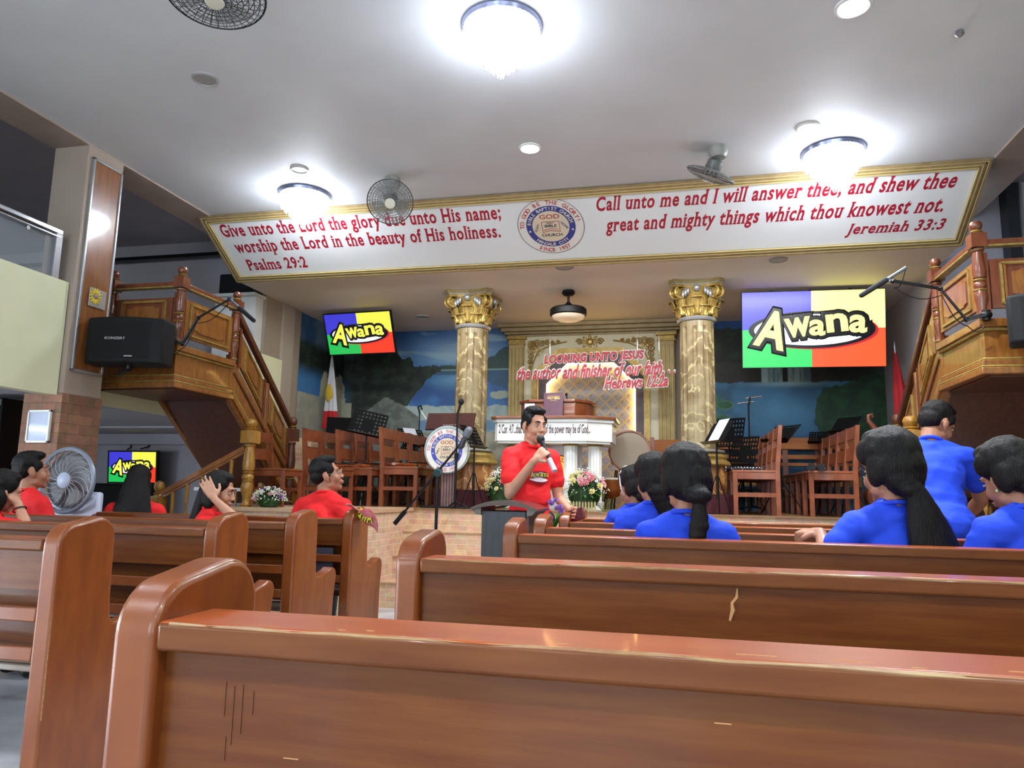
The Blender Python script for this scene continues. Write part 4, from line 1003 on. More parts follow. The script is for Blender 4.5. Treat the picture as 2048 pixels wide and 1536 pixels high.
def staircase(side, label):
    s = 1 if side == 'left' else -1
    X = (lambda x: x) if s == 1 else (lambda x: XM-x)
    t = thing('carved_staircase', label, 'staircase', (X(-4.375), 5.51, 0), 0, 'carved staircases at the sides of the stage')
    pp = lambda mb, n, m, **k: par(mb.build(n, m, None, **k), t)
    def bx(mb, x0, x1, *r): a, b = sorted((X(x0), X(x1))); return mb.box(a, b, *r)
    W0, W1, Y0, Y1, ZP = -4.75, -4.0, 5.12, 5.90, 2.20
    pp(bx(MB(), W0, W1, Y0, Y1+0.06, 1.88, ZP-0.02), 'platform', CARVE)
    # moulded edge of the platform: front and side, then down the stair
    for nm, z0, z1, e, m in (('edge_moulding', 2.15, 2.205, 0.035, CARVE), ('edge_gilding', 2.128, 2.15, 0.022, GOLDPAINT), ('lower_gilding', 1.94, 1.955, 0.018, GOLDPAINT), ('lower_moulding', 1.905, 1.94, 0.024, CARVE), ('lower_gilding', 1.89, 1.905, 0.036, GOLDPAINT), ('lower_moulding', 1.845, 1.89, 0.04, CARVE)):
        mb = MB(); mb.prism([(X(x), y) for x, y in ((W0, Y0-e), (W1+e, Y0-e), (W1+e, Y1), (W1-0.02, Y1), (W1-0.02, Y0+0.02), (W0, Y0+0.02))], 'z', z0, z1); pp(mb, nm, m, bevel=0.006)
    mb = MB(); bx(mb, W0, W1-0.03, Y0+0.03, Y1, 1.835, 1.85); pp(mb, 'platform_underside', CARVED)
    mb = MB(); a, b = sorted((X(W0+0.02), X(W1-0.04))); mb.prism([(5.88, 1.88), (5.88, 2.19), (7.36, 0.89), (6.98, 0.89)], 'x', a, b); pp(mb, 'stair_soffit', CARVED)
    for k in range(7):
        mb = MB(); bx(mb, W0+0.03, W1-0.05, 5.90+0.205*k, 6.13+0.205*k, 2.19-0.185*(k+1), 2.19-0.185*(k+1)+0.03); pp(mb, 'tread', CARVE)
    for x0, x1 in ((W1-0.045, W1+0.005), (W0-0.005, W0+0.04)):
        mb = MB(); a, b = sorted((X(x0), X(x1))); mb.prism([(5.86, 1.86), (5.86, 2.26), (7.46, 0.89), (7.06, 0.885)], 'x', a, b); pp(mb, 'stringer', CARVE)
    for dz, w_, m, nm in ((0.03, 0.035, CARVE, 'stringer_moulding'), (0.065, 0.02, GOLDPAINT, 'stringer_gilding')):
        mb = MB(); mb.beam((X(W1+0.012), 5.90, 1.86+dz), (X(W1+0.012), 7.02, 0.91+dz), 0.03, w_); pp(mb, nm, m)
    mb = MB(); mb.beam((X(W1+0.008), 5.92, 2.10), (X(W1+0.008), 7.30, 0.93), 0.02, 0.02); pp(mb, 'stringer_line', CARVED)
    # newels and rails
    newels = [(-4.66, Y0+0.0), (-4.0, Y0), (-4.0, Y1)]
    for x, y in newels: par(newel('newel_post', X(x), y, ZP, 0.665, None), t)
    par(newel('newel_post', X(-3.97), 7.0, ST+0.012, 0.92, None, 0.085, (CARVED, GOLDPAINT)), t)
    def panel_board(p0, p1, z0a, z1a, z0b, z1b):
        # railing panel from p0 to p1: outer board, gilt rectangle, notched centre field
        p0, p1 = Vector(p0), Vector(p1); d = p1-p0; L = d.length; d.normalize(); nrm = Vector((d.y, -d.x, 0))
        if nrm.y > 0.01 or (abs(nrm.y) < 0.02 and nrm.x*s < 0): nrm = -nrm
        def pt(u, v, o): q = u/L; return p0 + d*u + nrm*o + Vector((0, 0, (z0a+(z0b-z0a)*q)*(1-v)+(z1a+(z1b-z1a)*q)*v))
        def slab(poly, o0, o1, nm, m):
            n = len(poly); mb = MB()
            mb._add([pt(u, v, o) for o in (o0, o1) for u, v in poly], [tuple(range(n)), tuple(range(2*n-1, n-1, -1))]+[(i, (i+1) % n, (i+1) % n+n, i+n) for i in range(n)])
            return pp(mb, nm, m)
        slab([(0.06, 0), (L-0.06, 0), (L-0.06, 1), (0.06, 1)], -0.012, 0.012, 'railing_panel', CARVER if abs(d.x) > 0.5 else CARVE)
        i0, i1 = 0.12, L-0.12
        for k, (g, o1) in enumerate(((0, 0.022), (0.02, 0.018))):
            mb = MB()
            for (a, b) in (((i0+g, .09+g), (i1-g, .09+g)), ((i0+g, .91-g), (i1-g, .91-g)), ((i0+g, .09+g), (i0+g, .91-g)), ((i1-g, .09+g), (i1-g, .91-g))):
                mb.beam(pt(a[0], a[1], 0.014), pt(b[0], b[1], 0.014), 0.014, o1, nrm)
            pp(mb, 'gilt_moulding', GOLDPAINT if k == 0 else CARVE)
        slab(notched(i0+0.06, i1-0.06, .22, .78, 0.05), 0.012, 0.022, 'centre_field', CARVE)
        for u in (0.035, L-0.035):
            mb = MB(); mb.beam(pt(u, -0.16, 0), pt(u, 1.14, 0), 0.03, 0.03, nrm); pp(mb, 'stile', CARVER)
    A_, B_, C_ = (X(-4.66), Y0, 0), (X(-4.0), Y0, 0), (X(-4.0), Y1, 0)
    panel_board(A_, B_, 2.275, 2.60, 2.275, 2.60); panel_board(B_, C_, 2.275, 2.60, 2.275, 2.60)
    for p, q in ((A_, B_), (B_, C_)):
        p, q = Vector(p), Vector(q)
        mb = MB(); mb.beam(p+Vector((0, 0, 2.715)), q+Vector((0, 0, 2.715)), 0.05, 0.035); pp(mb, 'hand_rail', CARVER, bevel=0.006)
        mb = MB(); mb.beam(p+Vector((0, 0, 2.69)), q+Vector((0, 0, 2.69)), 0.056, 0.012); pp(mb, 'rail_gilding', GOLDPAINT)
    mb = MB(); mb.beam((X(-4.0), 5.90, 2.68), (X(-3.985), 7.02, 1.68), 0.06, 0.05); pp(mb, 'stair_rail', CARVED, bevel=0.01)
    M0, M1, M2 = Vector((X(-4.0), 5.95, 0)), Vector((X(-4.0), 6.48, 0)), Vector((X(-4.0), 6.98, 0))
    zl = lambda y: 2.27-(y-5.9)*0.885; zu = lambda y: 2.56-(y-5.9)*0.885
    for p, q in ((M0, M1), (M1, M2)): panel_board(p, q, zl(p.y), zu(p.y), zl(q.y), zu(q.y))
    mb = MB(); mb.beam((X(-4.0), 6.49, zl(6.49)-0.12), (X(-4.0), 6.49, zu(6.49)+0.05), 0.045, 0.045); pp(mb, 'middle_post', CARVE, bevel=0.006)
    # ------- low turned railing of the side steps
    r = thing('side_step_railing', 'varnished turned railing of the small side steps on the %s of the stage' % side, 'railing', (X(-3.76), 5.9, 0), 0, 'turned railings of the side steps')
    rp = lambda mb, n, m, **k: par(mb.build(n, m, None, **k), r)
    par(newel('newel_post', X(-3.76), 5.9, ST, 0.80, None, 0.10, (NEWELW, NEWELW)), r)
    par(newel('newel_post', X(-4.66), 5.9, 0.1, 1.0, None, 0.09, (NEWELW, NEWELW)), r)
    mb = MB(); mb.beam((X(-3.80), 5.9, 1.405), (X(-4.68), 5.9, 0.955), 0.055, 0.04); mb.beam((X(-3.80), 5.9, 1.375), (X(-4.68), 5.9, 0.925), 0.03, 0.03); rp(mb, 'hand_rail', mat('rail_wood', '#8a5630', 0.35, 0, '#9b663c', 8, coat=0.3))
    for k in range(5):
        x = -3.93-0.145*k; zt = 1.36+(x+3.80)*0.51; zb = max(0.87+(x+3.76)*0.87, 0.22)
        h = zt-zb; mb = MB(); mb.lathe([(.016, 0), (.016, .15*h), (.009, .18*h), (.017, .28*h), (.020, .36*h), (.011, .6*h), (.010, .74*h), (.016, .76*h), (.017, .78*h), (.014, .8*h), (.017, .82*h), (.018, h)], (X(x), 5.9, zb), 12)
        rp(mb, 'baluster', NEWELW, smooth=True)
    f = thing('back_step_railing', 'low turned railing behind the side steps on the %s of the stage' % side, 'railing', (X(-4.4), 6.78, 0), 0, 'turned railings of the side steps')
    fp = lambda mb, n, m, **k: par(mb.build(n, m, None, **k), f)
    for x in (-4.74, -4.15): par(newel('newel_post', X(x), 6.78, 0.55, 0.82, None, 0.10, (NEWELW, NEWELW)), f)
    mb = MB(); mb.beam((X(-4.92), 6.78, 1.03), (X(-3.92), 6.78, 1.03), 0.05, 0.035); mb.beam((X(-4.92), 6.78, 0.62), (X(-3.92), 6.78, 0.62), 0.05, 0.035); fp(mb, 'rail', CARVED)
    for k in range(3):
        mb = MB(); mb.lathe([(.014, 0), (.009, .05), (.018, .13), (.010, .26), (.016, .32), (.014, .38)], (X(-4.57+0.13*k), 6.78, 0.635), 12); fp(mb, 'baluster', NEWELW, smooth=True)
    return t
staircase('left', 'carved and gilded wooden balcony staircase on the left side of the stage')
staircase('right', 'carved and gilded wooden balcony staircase on the right side of the stage')

def boom_mic(label, pts, body0, body1, clamp):
    t = thing('boom_microphone', label, 'microphone', clamp, 0, 'shotgun microphones on the staircase newels')
    tp = lambda mb, n, m, **k: par(mb.build(n, m, None, **k), t)
    mb = MB(); mb.ell(clamp, (0.035, 0.035, 0.03)); mb.cyl(Vector(clamp)-Vector((0, 0, 0.035)), Vector(clamp)+Vector((0, 0, 0.03)), 0.024); tp(mb, 'clamp', BLACK, smooth=True)
    for k in range(len(pts)-1):
        a, b = Vector(pts[k]), Vector(pts[k+1]); o = Vector((0, 0.014, 0.008))
        mb = MB(); mb.beam(a-o, b-o, 0.012, 0.012); mb.beam(a+o, b+o, 0.012, 0.012); mb.ell(b, 0.02, sub=1); tp(mb, 'arm', BLACKM)
    b0, b1 = Vector(body0), Vector(body1); md = b0.lerp(b1, 0.45)
    tp(MB().cyl(b0, md, 0.011, n=14), 'microphone_body', mat('microphone_grey', '#6f7884', 0.3, 0.7), smooth=True)
    mb = MB(); mb.cap(md, b1, 0.019, 0.017); tp(mb, 'foam_sleeve', mat('black_foam', '#15171c', 0.9), smooth=True)
    mb = MB(); mb.beam(Vector(pts[-1]), md, 0.016, 0.016); tp(mb, 'mount', GREYM)
    mb = MB(); c = [Vector(b0)] + [Vector(p)+Vector((0, -0.02, -0.05)) for p in reversed(pts)]
    q = []
    for i in range(len(c)-1):
        for k in range(6):
            f = k/6; p = c[i].lerp(c[i+1], f); p.z -= 0.05*math.sin(f*PI); q.append(p)
    mb.tube(q, 0.0035, 5); tp(mb, 'cable', BLACK)
boom_mic('long shotgun microphone on a jointed arm clamped to the left staircase newel', [(-4.0, 5.05, 2.225), (-3.93, 5.1, 2.2), (-3.84, 5.15, 2.43), (-3.60, 5.2, 2.59)], (-3.61, 5.2, 2.60), (-3.36, 5.2, 2.40), (-4.02, 5.06, 2.225))
boom_mic('long shotgun microphone on a jointed arm clamped to the right staircase newel', [(1.91, 5.05, 2.22), (1.81, 5.08, 2.2), (1.68, 5.1, 2.415), (1.40, 5.1, 2.48)], (1.485, 5.1, 2.567), (1.205, 5.1, 2.39), (1.92, 5.06, 2.22))

# ------------------------------------------------------------------ loudspeakers
def loudspeaker(label, loc, rz, W, D, Hh, slant, logo=True):
    t = thing('loudspeaker', label, 'loudspeaker', loc, rz, 'wall loudspeakers')
    mb = MB(); n = 14
    pol = [(-W/2, D*0.5), (W/2, D*0.5)] + [(W/2-(W*i/n), -D*0.5+slant*abs(1-2*i/n)**1.5) for i in range(n+1)]
    mb.prism(pol, 'z', -Hh/2, Hh/2); mb.build('cabinet', mat('speaker_plastic', '#0d0d0f', 0.7, 0, '#101113', 40, spec=0.3), t, bevel=0.02, seg=3)
    mb = MB(); pol2 = [(W/2-0.025-((W-0.05)*i/n), -D*0.5-0.006+slant*abs(1-2*i/n)**1.5) for i in range(n+1)]
    mb._add([(x, y, z) for z in (-Hh/2+0.035, Hh/2-0.03) for x, y in pol2], [(i, i+1, i+n+2, i+n+1) for i in range(n)]); mb.build('grille', mat('speaker_grille', '#101114', 0.75, 0, '#141518', 90, bump=0.4, bscale=300, spec=0.25), t)
    if logo:
        text('lettering', 'KONZERT', 0.03, mat('silver_print', '#b9bcc0', 0.3, 0.4), t, frame((-0.03, -D*0.5-0.012, -0.005), (1, 0, 0), (0, 0, 1)), 0.155, 0.019, 0.001, 0.01)
        MB().box(0.05, 0.11, -D*0.5-0.012, -D*0.5, -Hh/2+0.045, -Hh/2+0.053).build('badge', SILVER, t)
    MB().cyl((0.02, 0, -Hh/2), (0.02, 0, -Hh/2-0.03), 0.03).build('mounting_knob', BLACKM, t)
    mb = MB(); mb.beam((0.02, 0, -Hh/2-0.03), (-W*0.2, D*0.5, -Hh/2-0.045), 0.04, 0.015); mb.build('bracket', BLACKM, t)
    return t
loudspeaker('black loudspeaker mounted on the panelled left pillar', (-4.13, 4.74, 2.145), math.radians(12), 0.60, 0.26, 0.36, 0.07)
loudspeaker('black loudspeaker cut off by the right edge before the staircase', (2.22, 4.78, 2.13), math.radians(-20), 0.55, 0.26, 0.30, 0.06, False)
pa = thing('loudspeaker_cabinet', 'wide black loudspeaker cabinet lying on the white pier under the stage ceiling', 'loudspeaker', (-4.86, 7.22, 3.23))
MB().box(-0.2, 0.22, -0.12, 0.10, 0, 0.22).build('cabinet', BLACK, pa, bevel=0.01)
MB().box(-0.18, 0.20, -0.13, -0.115, 0.02, 0.20).build('grille', MATS['speaker_grille'], pa)
pa2 = thing('loudspeaker_stack', 'tall black loudspeaker stack standing beside the stone pillar on the left', 'loudspeaker', (-5.28, 4.75, 0))
MB().box(-0.24, 0.24, -0.2, 0.25, 0, 0.95).build('bass_cabinet', BLACK, pa2, bevel=0.012); MB().box(-0.24, 0.24, -0.2, 0.25, 0.96, 1.70).build('upper_cabinet', BLACK, pa2, bevel=0.012)
MB().box(-0.21, 0.10, -0.215, -0.19, 1.0, 1.66).build('grille', MATS['speaker_grille'], pa2); MB().box(0.14, 0.22, -0.21, -0.19, 1.02, 1.64).build('side_strip', BLACKM, pa2)

# ------------------------------------------------------------------ things on the left pillar and gallery
sun = thing('sunflower_ornament', 'clear plastic holder with a yellow sunflower on the pillar panel', 'ornament', (-4.444, 4.72, 2.50), PI/2)
MB().box(-0.085, 0.085, -0.010, -0.001, -0.075, 0.075).build('holder', mat('clear_holder', '#b9b4ae', 0.15, alpha=0.55), sun, bevel=0.008)
mb = MB()
for k in range(14):
    a = 2*PI*k/14; mb.ell((-0.03+0.04*math.cos(a), -0.014, 0.01+0.045*math.sin(a)), (0.026, 0.004, 0.008), Euler((0, -a, 0)), 1)
mb.build('petals', mat('sunflower_yellow', '#dcbf1e', 0.5), sun, smooth=True)
mb = MB(); mb.ell((-0.03, -0.018, 0.01), (0.02, 0.008, 0.022)); mb.build('flower_centre', mat('sunflower_centre', '#8b7d80', 0.5), sun, smooth=True)
nf = thing('framed_notice', 'small white framed notice with glass on the stone pillar', 'picture frame', (-4.615, 4.49, 1.472))
MB().box(-0.095, 0.095, -0.004, 0.008, -0.118, 0.118).build('notice_sheet', mat('notice_paper', '#aab6cc', 0.4, 0, '#c2cde0', 7), nf)
mb = MB()
for b in ((-0.1, 0.1, 0.105, 0.122), (-0.1, 0.1, -0.122, -0.105), (-0.1, -0.086, -0.122, 0.122), (0.086, 0.1, -0.122, 0.122)): mb.box(b[0], b[1], -0.016, 0.008, b[2], b[3])
mb.build('frame', mat('frame_white', '#d9dbd4', 0.3), nf, bevel=0.003)
MB().box(-0.086, 0.086, -0.010, -0.008, -0.105, 0.105).build('glass', mat('notice_glass', '#dfe9ff', 0.03, 0, alpha=0.35, coat=1.0), nf)
def bar(x): return None
gr = thing('glass_railing', 'chrome and glass railing on top of the left gallery parapet', 'railing', (-4.55, 0, 2.57))
mb = MB(); mb.box(-0.03, 0.03, -6.5, 4.42, 0.345, 0.385); mb.build('hand_rail', CHROME, gr, bevel=0.008)
mb = MB(); mb.box(-0.015, 0.035, -6.5, 4.40, 0.315, 0.33); mb.build('under_rail', CHROME, gr, bevel=0.004)
MB().box(-0.004, 0.004, -6.5, 4.36, 0.0, 0.315).build('glass_panel', mat('railing_glass', '#b9c4cc', 0.05, 0, alpha=0.22), gr)
MB().box(-0.03, 0.03, 4.36, 4.42, 0, 0.35).build('end_post', mat('post_grey', '#8d8d90', 0.4, 0.4), gr, bevel=0.004)
mb = MB()
for y in (-3, 0, 2, 4.1): mb.cyl((0.03, y, 0.29), (0.05, y, 0.29), 0.015)
mb.build('glass_clamp', CHROME, gr)
mb = MB(); mb.box(-8.9, -4.85, 7.2, 7.26, 3.72, 3.76); tag(mb.build('dark_pipe', BLACKM), 'dark pipe along the upper wall of the left gallery', 'pipe')
# industrial fan on its white air cooler body
fn = thing('standing_fan', 'large round grey cage fan on a white body by the left pillar', 'fan', (-4.22, 4.44, 0))
MB().box(-0.20, 0.23, -0.0, 0.055, 0, 1.0).build('body', mat('cooler_white', '#b9c2d6', 0.4), fn, bevel=0.02)
T = Matrix.Translation((-0.01, -0.045, 1.079)) @ Matrix.Rotation(PI/2, 4, 'X') @ Matrix.Scale(0.845, 4)
mb = MB(); mb.tube([(0.265*math.cos(2*PI*i/48), 0.265*math.sin(2*PI*i/48), 0.0) for i in range(48)], 0.018, 8, True); mb.b.transform(T); mb.build('rim', mat('fan_rim', '#7e8796', 0.35, 0.3), fn, smooth=True)
mb = MB()
for k in range(20):
    a = 2*PI*k/20; mb.tube([((0.06+0.2*q)*math.cos(a-0.75*q*q), (0.06+0.2*q)*math.sin(a-0.75*q*q), 0.03-0.02*q) for q in (0, .2, .4, .6, .8, 1)], 0.0028, 5)
for k in range(1, 16):
    r = 0.06+0.0125*k; mb.tube([(r*math.cos(2*PI*i/48), r*math.sin(2*PI*i/48), 0.028-0.02*k/16) for i in range(48)], 0.0011, 3, True)
mb.b.transform(T); mb.build('cage', mat('fan_cage', '#aab0b8', 0.3, 0.4), fn)
mb = MB(); fan_blades(mb, 0.27, 5, 0.2); mb.b.transform(T @ Matrix.Translation((0, 0, -0.03))); mb.build('blades', mat('fan_blade_grey', '#545251', 0.45), fn, smooth=True, solid=0.003)
mb = MB(); mb.lathe([(0.001, 0.05), (0.05, 0.045), (0.066, 0.035), (0.066, 0.02)], n=28); mb.b.transform(T); mb.build('hub', mat('fan_hub', '#aeb9cf', 0.4), fn, smooth=True)
# ------------------------------------------------------------------ orchestra chairs
FS = ST+0.012
def make_chair():
    # stands at its own centre, back at -Y, facing +Y
    t = thing('orchestra_chair', 'x', 'chair', (0, 0, FS), 0, 'wooden orchestra chairs')
    w_, d = 0.19, 0.19
    MB().box(-0.205, 0.205, -0.18, 0.215, 0.395, 0.42).build('seat', CHAIRW, t, bevel=0.006)
    for x in (-w_, w_):
        mb = MB(); mb.box(x-0.02, x+0.02, -d-0.02, -d+0.022, 0, 0.42); mb._add([(x-0.02, -d-0.02, 0.42), (x+0.02, -d-0.02, 0.42), (x+0.02, -d+0.022, 0.42), (x-0.02, -d+0.022, 0.42), (x-0.02, -d-0.055, 0.84), (x+0.02, -d-0.055, 0.84), (x+0.02, -d-0.02, 0.84), (x-0.02, -d-0.02, 0.84)], [(0, 1, 5, 4), (1, 2, 6, 5), (2, 3, 7, 6), (3, 0, 4, 7), (4, 5, 6, 7)])
        mb.build('leg', CHAIRW, t)
        MB().box(x-0.02, x+0.02, d-0.022, d+0.02, 0, 0.395).build('leg', CHAIRW, t, bevel=0.003)
    mb = MB()
    for x in (-w_, w_): mb.box(x-0.012, x+0.012, -d, d, 0.335, 0.395)
    for y in (-d, d): mb.box(-w_, w_, y-0.012, y+0.012, 0.335, 0.395)
    mb.build('apron', CHAIRW, t)
    mb = MB()
    for x in (-w_, w_): mb.box(x-0.012, x+0.012, -d, d, 0.17, 0.21)
    mb.box(-w_, w_, -0.015, 0.015, 0.175, 0.205); mb.build('stretcher', CHAIRW, t)
    for z0, z1 in ((0.72, 0.835), (0.52, 0.64)):
        mb = MB(); dy0, dy1 = -0.035*(z0-0.42)/0.42, -0.035*(z1-0.42)/0.42
        mb._add([(x, y, z) for z, dy in ((z0, dy0), (z1, dy1)) for x, y in ((-w_, -d-0.012+dy), (w_, -d-0.012+dy), (w_, -d+0.010+dy), (-w_, -d+0.010+dy))], [(0, 3, 2, 1), (4, 5, 6, 7), (0, 1, 5, 4), (1, 2, 6, 5), (2, 3, 7, 6), (3, 0, 4, 7)])
        mb.build('back_rail', CHAIRW, t)
    return t
ch = make_chair(); used = [False]
def put_chair(x, y, rz, label, sc=1.0, z=FS):
    if not used[0]: used[0] = True; o = ch; o.location = (x, y, z); o.rotation_euler = (0, 0, rz); o['label'] = label
    else: o = dup(ch, (x, y, z), rz, label)
    o.scale = (sc, sc, sc); return o
ORD = ['nearest', 'second', 'third', 'fourth', 'fifth']
for k in range(4): put_chair(0.71, 7.40+0.43*k, PI/2, 'wooden chair, %s from the stage edge in the inner row right of the right column' % ORD[k])
for k in range(5): put_chair(1.38, 7.40+0.41*k, PI/2, 'wooden chair, %s from the stage edge in the outer row under the bright screen' % ORD[k])
for k in range(4): put_chair(-2.87, 7.48+0.44*k, -PI/2, 'wooden chair, %s from the stage edge in the row beside the dark lectern' % ORD[k])
for k in range(4): put_chair(-3.84, 7.62+0.42*k, -PI/2, 'wooden chair, %s from the stage edge in the row under the tilted television' % ORD[k])
for k in range(3): put_chair(-3.36, 7.90+0.42*k, -PI/2, 'wooden chair, %s from the front in the row behind the perforated music stand' % ORD[k])
put_chair(-3.72, 6.32, -PI/2, 'wooden chair beside the front newel of the left side steps', 0.84)
put_chair(-3.45, 6.84, -PI/2, 'wooden chair beside the lower end of the left staircase', 0.9)
put_chair(-3.30, 7.30, -PI/2, 'wooden chair behind the seated man with glasses, before the perforated music stand', 0.95)
# ------------------------------------------------------------------ music stands
def music_stand(label, x, y, zdesk, W, Hh, rz, tilt, holes=True, paper=False, z0=FS, roll=0, sp=0.24):
    t = thing('music_stand', label, 'music stand', (x, y, z0), rz, 'black music stands')
    h = zdesk-z0
    MB().cyl((0, 0, 0.16), (0, 0, h-0.02), 0.010).build('pole', BLACKM, t)
    MB().cyl((0, 0, 0.14), (0, 0, h*0.5), 0.014).build('pole_sleeve', BLACKM, t)
    for k in range(3):
        a = 2*PI*k/3+0.4; c = Vector((math.cos(a), math.sin(a), 0))
        mb = MB(); mb.beam(c*0.012+Vector((0, 0, 0.36)), c*sp+Vector((0, 0, 0.008)), 0.012, 0.006); mb.beam(Vector((0, 0, 0.18)), c*0.13+Vector((0, 0, 0.18)), 0.01, 0.005); mb.build('tripod_leg', BLACKM, t)
    T = Matrix.Translation((0, 0, h)) @ Matrix.Rotation(tilt, 4, 'X') @ Matrix.Rotation(roll, 4, 'Y')
    nu, nv = 19, 13; mb = MB(); mb.grid(lambda u, v: ((u-0.5)*W, -0.01, (v-0.25)*Hh), nu, nv)
    if holes:
        mb.b.faces.ensure_lookup_table()
        kill = [mb.b.faces[j*nu+i] for j in range(1, nv, 2) for i in range(1, nu, 2) if not (7 <= i <= 11 and 3 <= j <= 8)]
        bmesh.ops.delete(mb.b, geom=kill, context='FACES')
    mb.b.transform(T); mb.build('desk', mat('matte_black', '#08080a', 0.8, spec=0.12), t, solid=0.003)
    mb = MB(); mb.box(-W/2, W/2, -0.05, -0.008, -0.25*Hh-0.006, -0.25*Hh); mb.b.transform(T); mb.build('ledge', BLACKM, t)
    mb = MB(); mb.beam((0, 0, -0.03), (0, 0, 0.08), 0.03, 0.02); mb.b.transform(T); mb.build('bracket', BLACKM, t)
    if paper:
        mb = MB(); mb.box(-0.10, 0.08, -0.016, -0.013, -0.24*Hh, -0.24*Hh+0.27); mb.b.transform(T)
        sh = mb.build('sheet_music', mat('sheet_paper', '#c9cfdc', 0.7), None); sh.matrix_world = t.matrix_basis; tag(sh, paper, 'sheet music')
    return t
music_stand('perforated black music stand in front of the tilted television', -3.29, 7.36, 1.70, 0.38, 0.30, math.radians(24), -0.45, True, roll=0.22)
music_stand('solid black music stand with clips beside the draped flag', -4.10, 8.35, 1.77, 0.31, 0.24, math.radians(25), -0.35, False)
music_stand('black music stand with a page, behind the row beside the dark lectern', -3.17, 8.5, 1.64, 0.36, 0.26, math.radians(55), -0.6, True, 'white page of music behind the chair row beside the dark lectern')
music_stand('black music stand with its desk behind the dark lectern', -2.55, 8.7, 1.66, 0.40, 0.26, math.radians(10), -0.5, False)
music_stand('black music stand seen edge-on before the left column', -2.04, 7.24, 1.55, 0.34, 0.26, math.radians(78), -0.5, True, sp=0.14)
music_stand('low slatted music stand behind the perforated one', -3.34, 8.75, 1.52, 0.30, 0.2, math.radians(-15), -0.7, True)
music_stand('black music stand with tilted desk at the stage edge right of the right column', 0.36, 7.24, 1.60, 0.36, 0.24, math.radians(-62), -0.55, False, 'white page of music on the tilted desk right of the right column', sp=0.14)
music_stand('perforated music stand beside the right column, behind the tilted one', 0.56, 8.5, 1.68, 0.34, 0.34, math.radians(-30), -0.3, True)
music_stand('perforated music stand low beside the inner chair row', 0.66, 8.0, 1.45, 0.32, 0.32, math.radians(-40), -0.35, True)
music_stand('black music stand rising behind the inner chair row', 1.02, 7.95, 1.66, 0.38, 0.24, math.radians(-55), -0.8, True)
music_stand('black music stand between the two right chair rows', 1.08, 8.5, 1.68, 0.34, 0.22, math.radians(-50), -0.7, False)
music_stand('black music stand behind the outer chair row', 1.72, 8.3, 1.78, 0.30, 0.22, math.radians(-50), -0.7, False)
music_stand('slatted music stand at the back of the outer chair row', 1.60, 8.9, 1.70, 0.28, 0.18, math.radians(-20), -0.7, True)
# ------------------------------------------------------------------ microphone stands
def mic_stand(label, x, y, z0, top, mic, rz=0, sp=0.26):
    t = thing('microphone_stand', label, 'microphone stand', (x, y, z0), rz, 'microphone stands')
    h = top-z0
    MB().cyl((0, 0, 0.02), (0, 0, h), 0.009).build('pole', BLACKM, t); MB().cyl((0, 0, 0.02), (0, 0, h*0.55), 0.013).build('pole_sleeve', BLACKM, t)
    MB().cyl((0, 0, h*0.55-0.03), (0, 0, h*0.55+0.03), 0.022).build('clutch', BLACK, t)
    for k in range(3):
        a = 2*PI*k/3+0.3; c = Vector((math.cos(a), math.sin(a), 0))
        mb = MB(); mb.cyl(Vector((0, 0, 0.07)), c*sp+Vector((0, 0, 0.012)), 0.008); mb.ell(c*sp+Vector((0, 0, 0.012)), 0.012, sub=1); mb.build('tripod_leg', BLACKM, t)
    mic(t, h); return t
def ball_mic(t, h):
    mb = MB(); mb.cyl((0, 0, h), (0.03, 0, h+0.10), 0.010, 0.014); mb.build('microphone_body', BLACK, t, smooth=True)
    MB().ell((0.036, 0, h+0.125), (0.032, 0.032, 0.034)).build('foam_ball', mat('black_foam', '#15171c', 0.9), t, smooth=True)
def clip_mic(t, h):
    mb = MB(); mb.tube([(0, 0, h-0.02), (-0.02, 0, h+0.05), (0.01, 0, h+0.07), (0.03, 0, h+0.02)], 0.012, 6); mb.build('clip', BLACK, t, smooth=True)
    MB().cyl((0.02, 0, h+0.0), (0.10, -0.03, h-0.10), 0.006).build('white_wand', WHITEP, t)
def twin_mic(t, h):
    for dz, dx in ((0.0, -0.03), (0.06, 0.06)):
        MB().cyl((dx-0.09, 0, h+dz-0.01), (dx+0.09, 0, h+dz+0.01), 0.010).build('microphone_body', mat('silver_microphone', '#b9bdc0', 0.25, 0.8), t, smooth=True)
    MB().beam((0, 0, h-0.05), (0.02, 0, h+0.06), 0.02, 0.02).build('clip', BLACK, t)
mic_stand('microphone stand with a clip and white wand before the painted lake', -3.09, 8.45, FS, 2.02, clip_mic)
mic_stand('microphone stand with a round foam head in front of the dark lectern', -2.20, 7.14, FS, 1.84, ball_mic, sp=0.13)
mic_stand('stand with two silver microphones before the painted waterfall', 0.80, 8.75, FS, 2.13, twin_mic)
bs = thing('boom_stand', 'black boom microphone stand in front of the stage steps', 'microphone stand', (-1.775, 5.3, 0), 0, 'microphone stands')
MB().cyl((0, 0, 0.05), (0, 0, 1.19), 0.012).build('pole', BLACKM, bs); MB().cyl((0, 0, 0.05), (0, 0, 0.75), 0.016).build('pole_sleeve', BLACKM, bs)
for k in range(3):
    a = 2*PI*k/3+0.3; c = Vector((math.cos(a), math.sin(a), 0)); MB().cyl(Vector((0, 0, 0.10)), c*0.32+Vector((0, 0, 0.012)), 0.010).build('tripod_leg', BLACKM, bs)
MB().cyl((-0.31, 0, 0.825), (0.20, 0, 1.44), 0.009).build('boom', BLACKM, bs); MB().cyl((-0.33, 0, 0.80), (-0.25, 0, 0.895), 0.018).build('counterweight', BLACK, bs, smooth=True)
MB().cyl((0, -0.02, 1.185), (0, 0.03, 1.205), 0.03).build('swivel', mat('swivel_teal', '#2b4a4f', 0.4), bs)
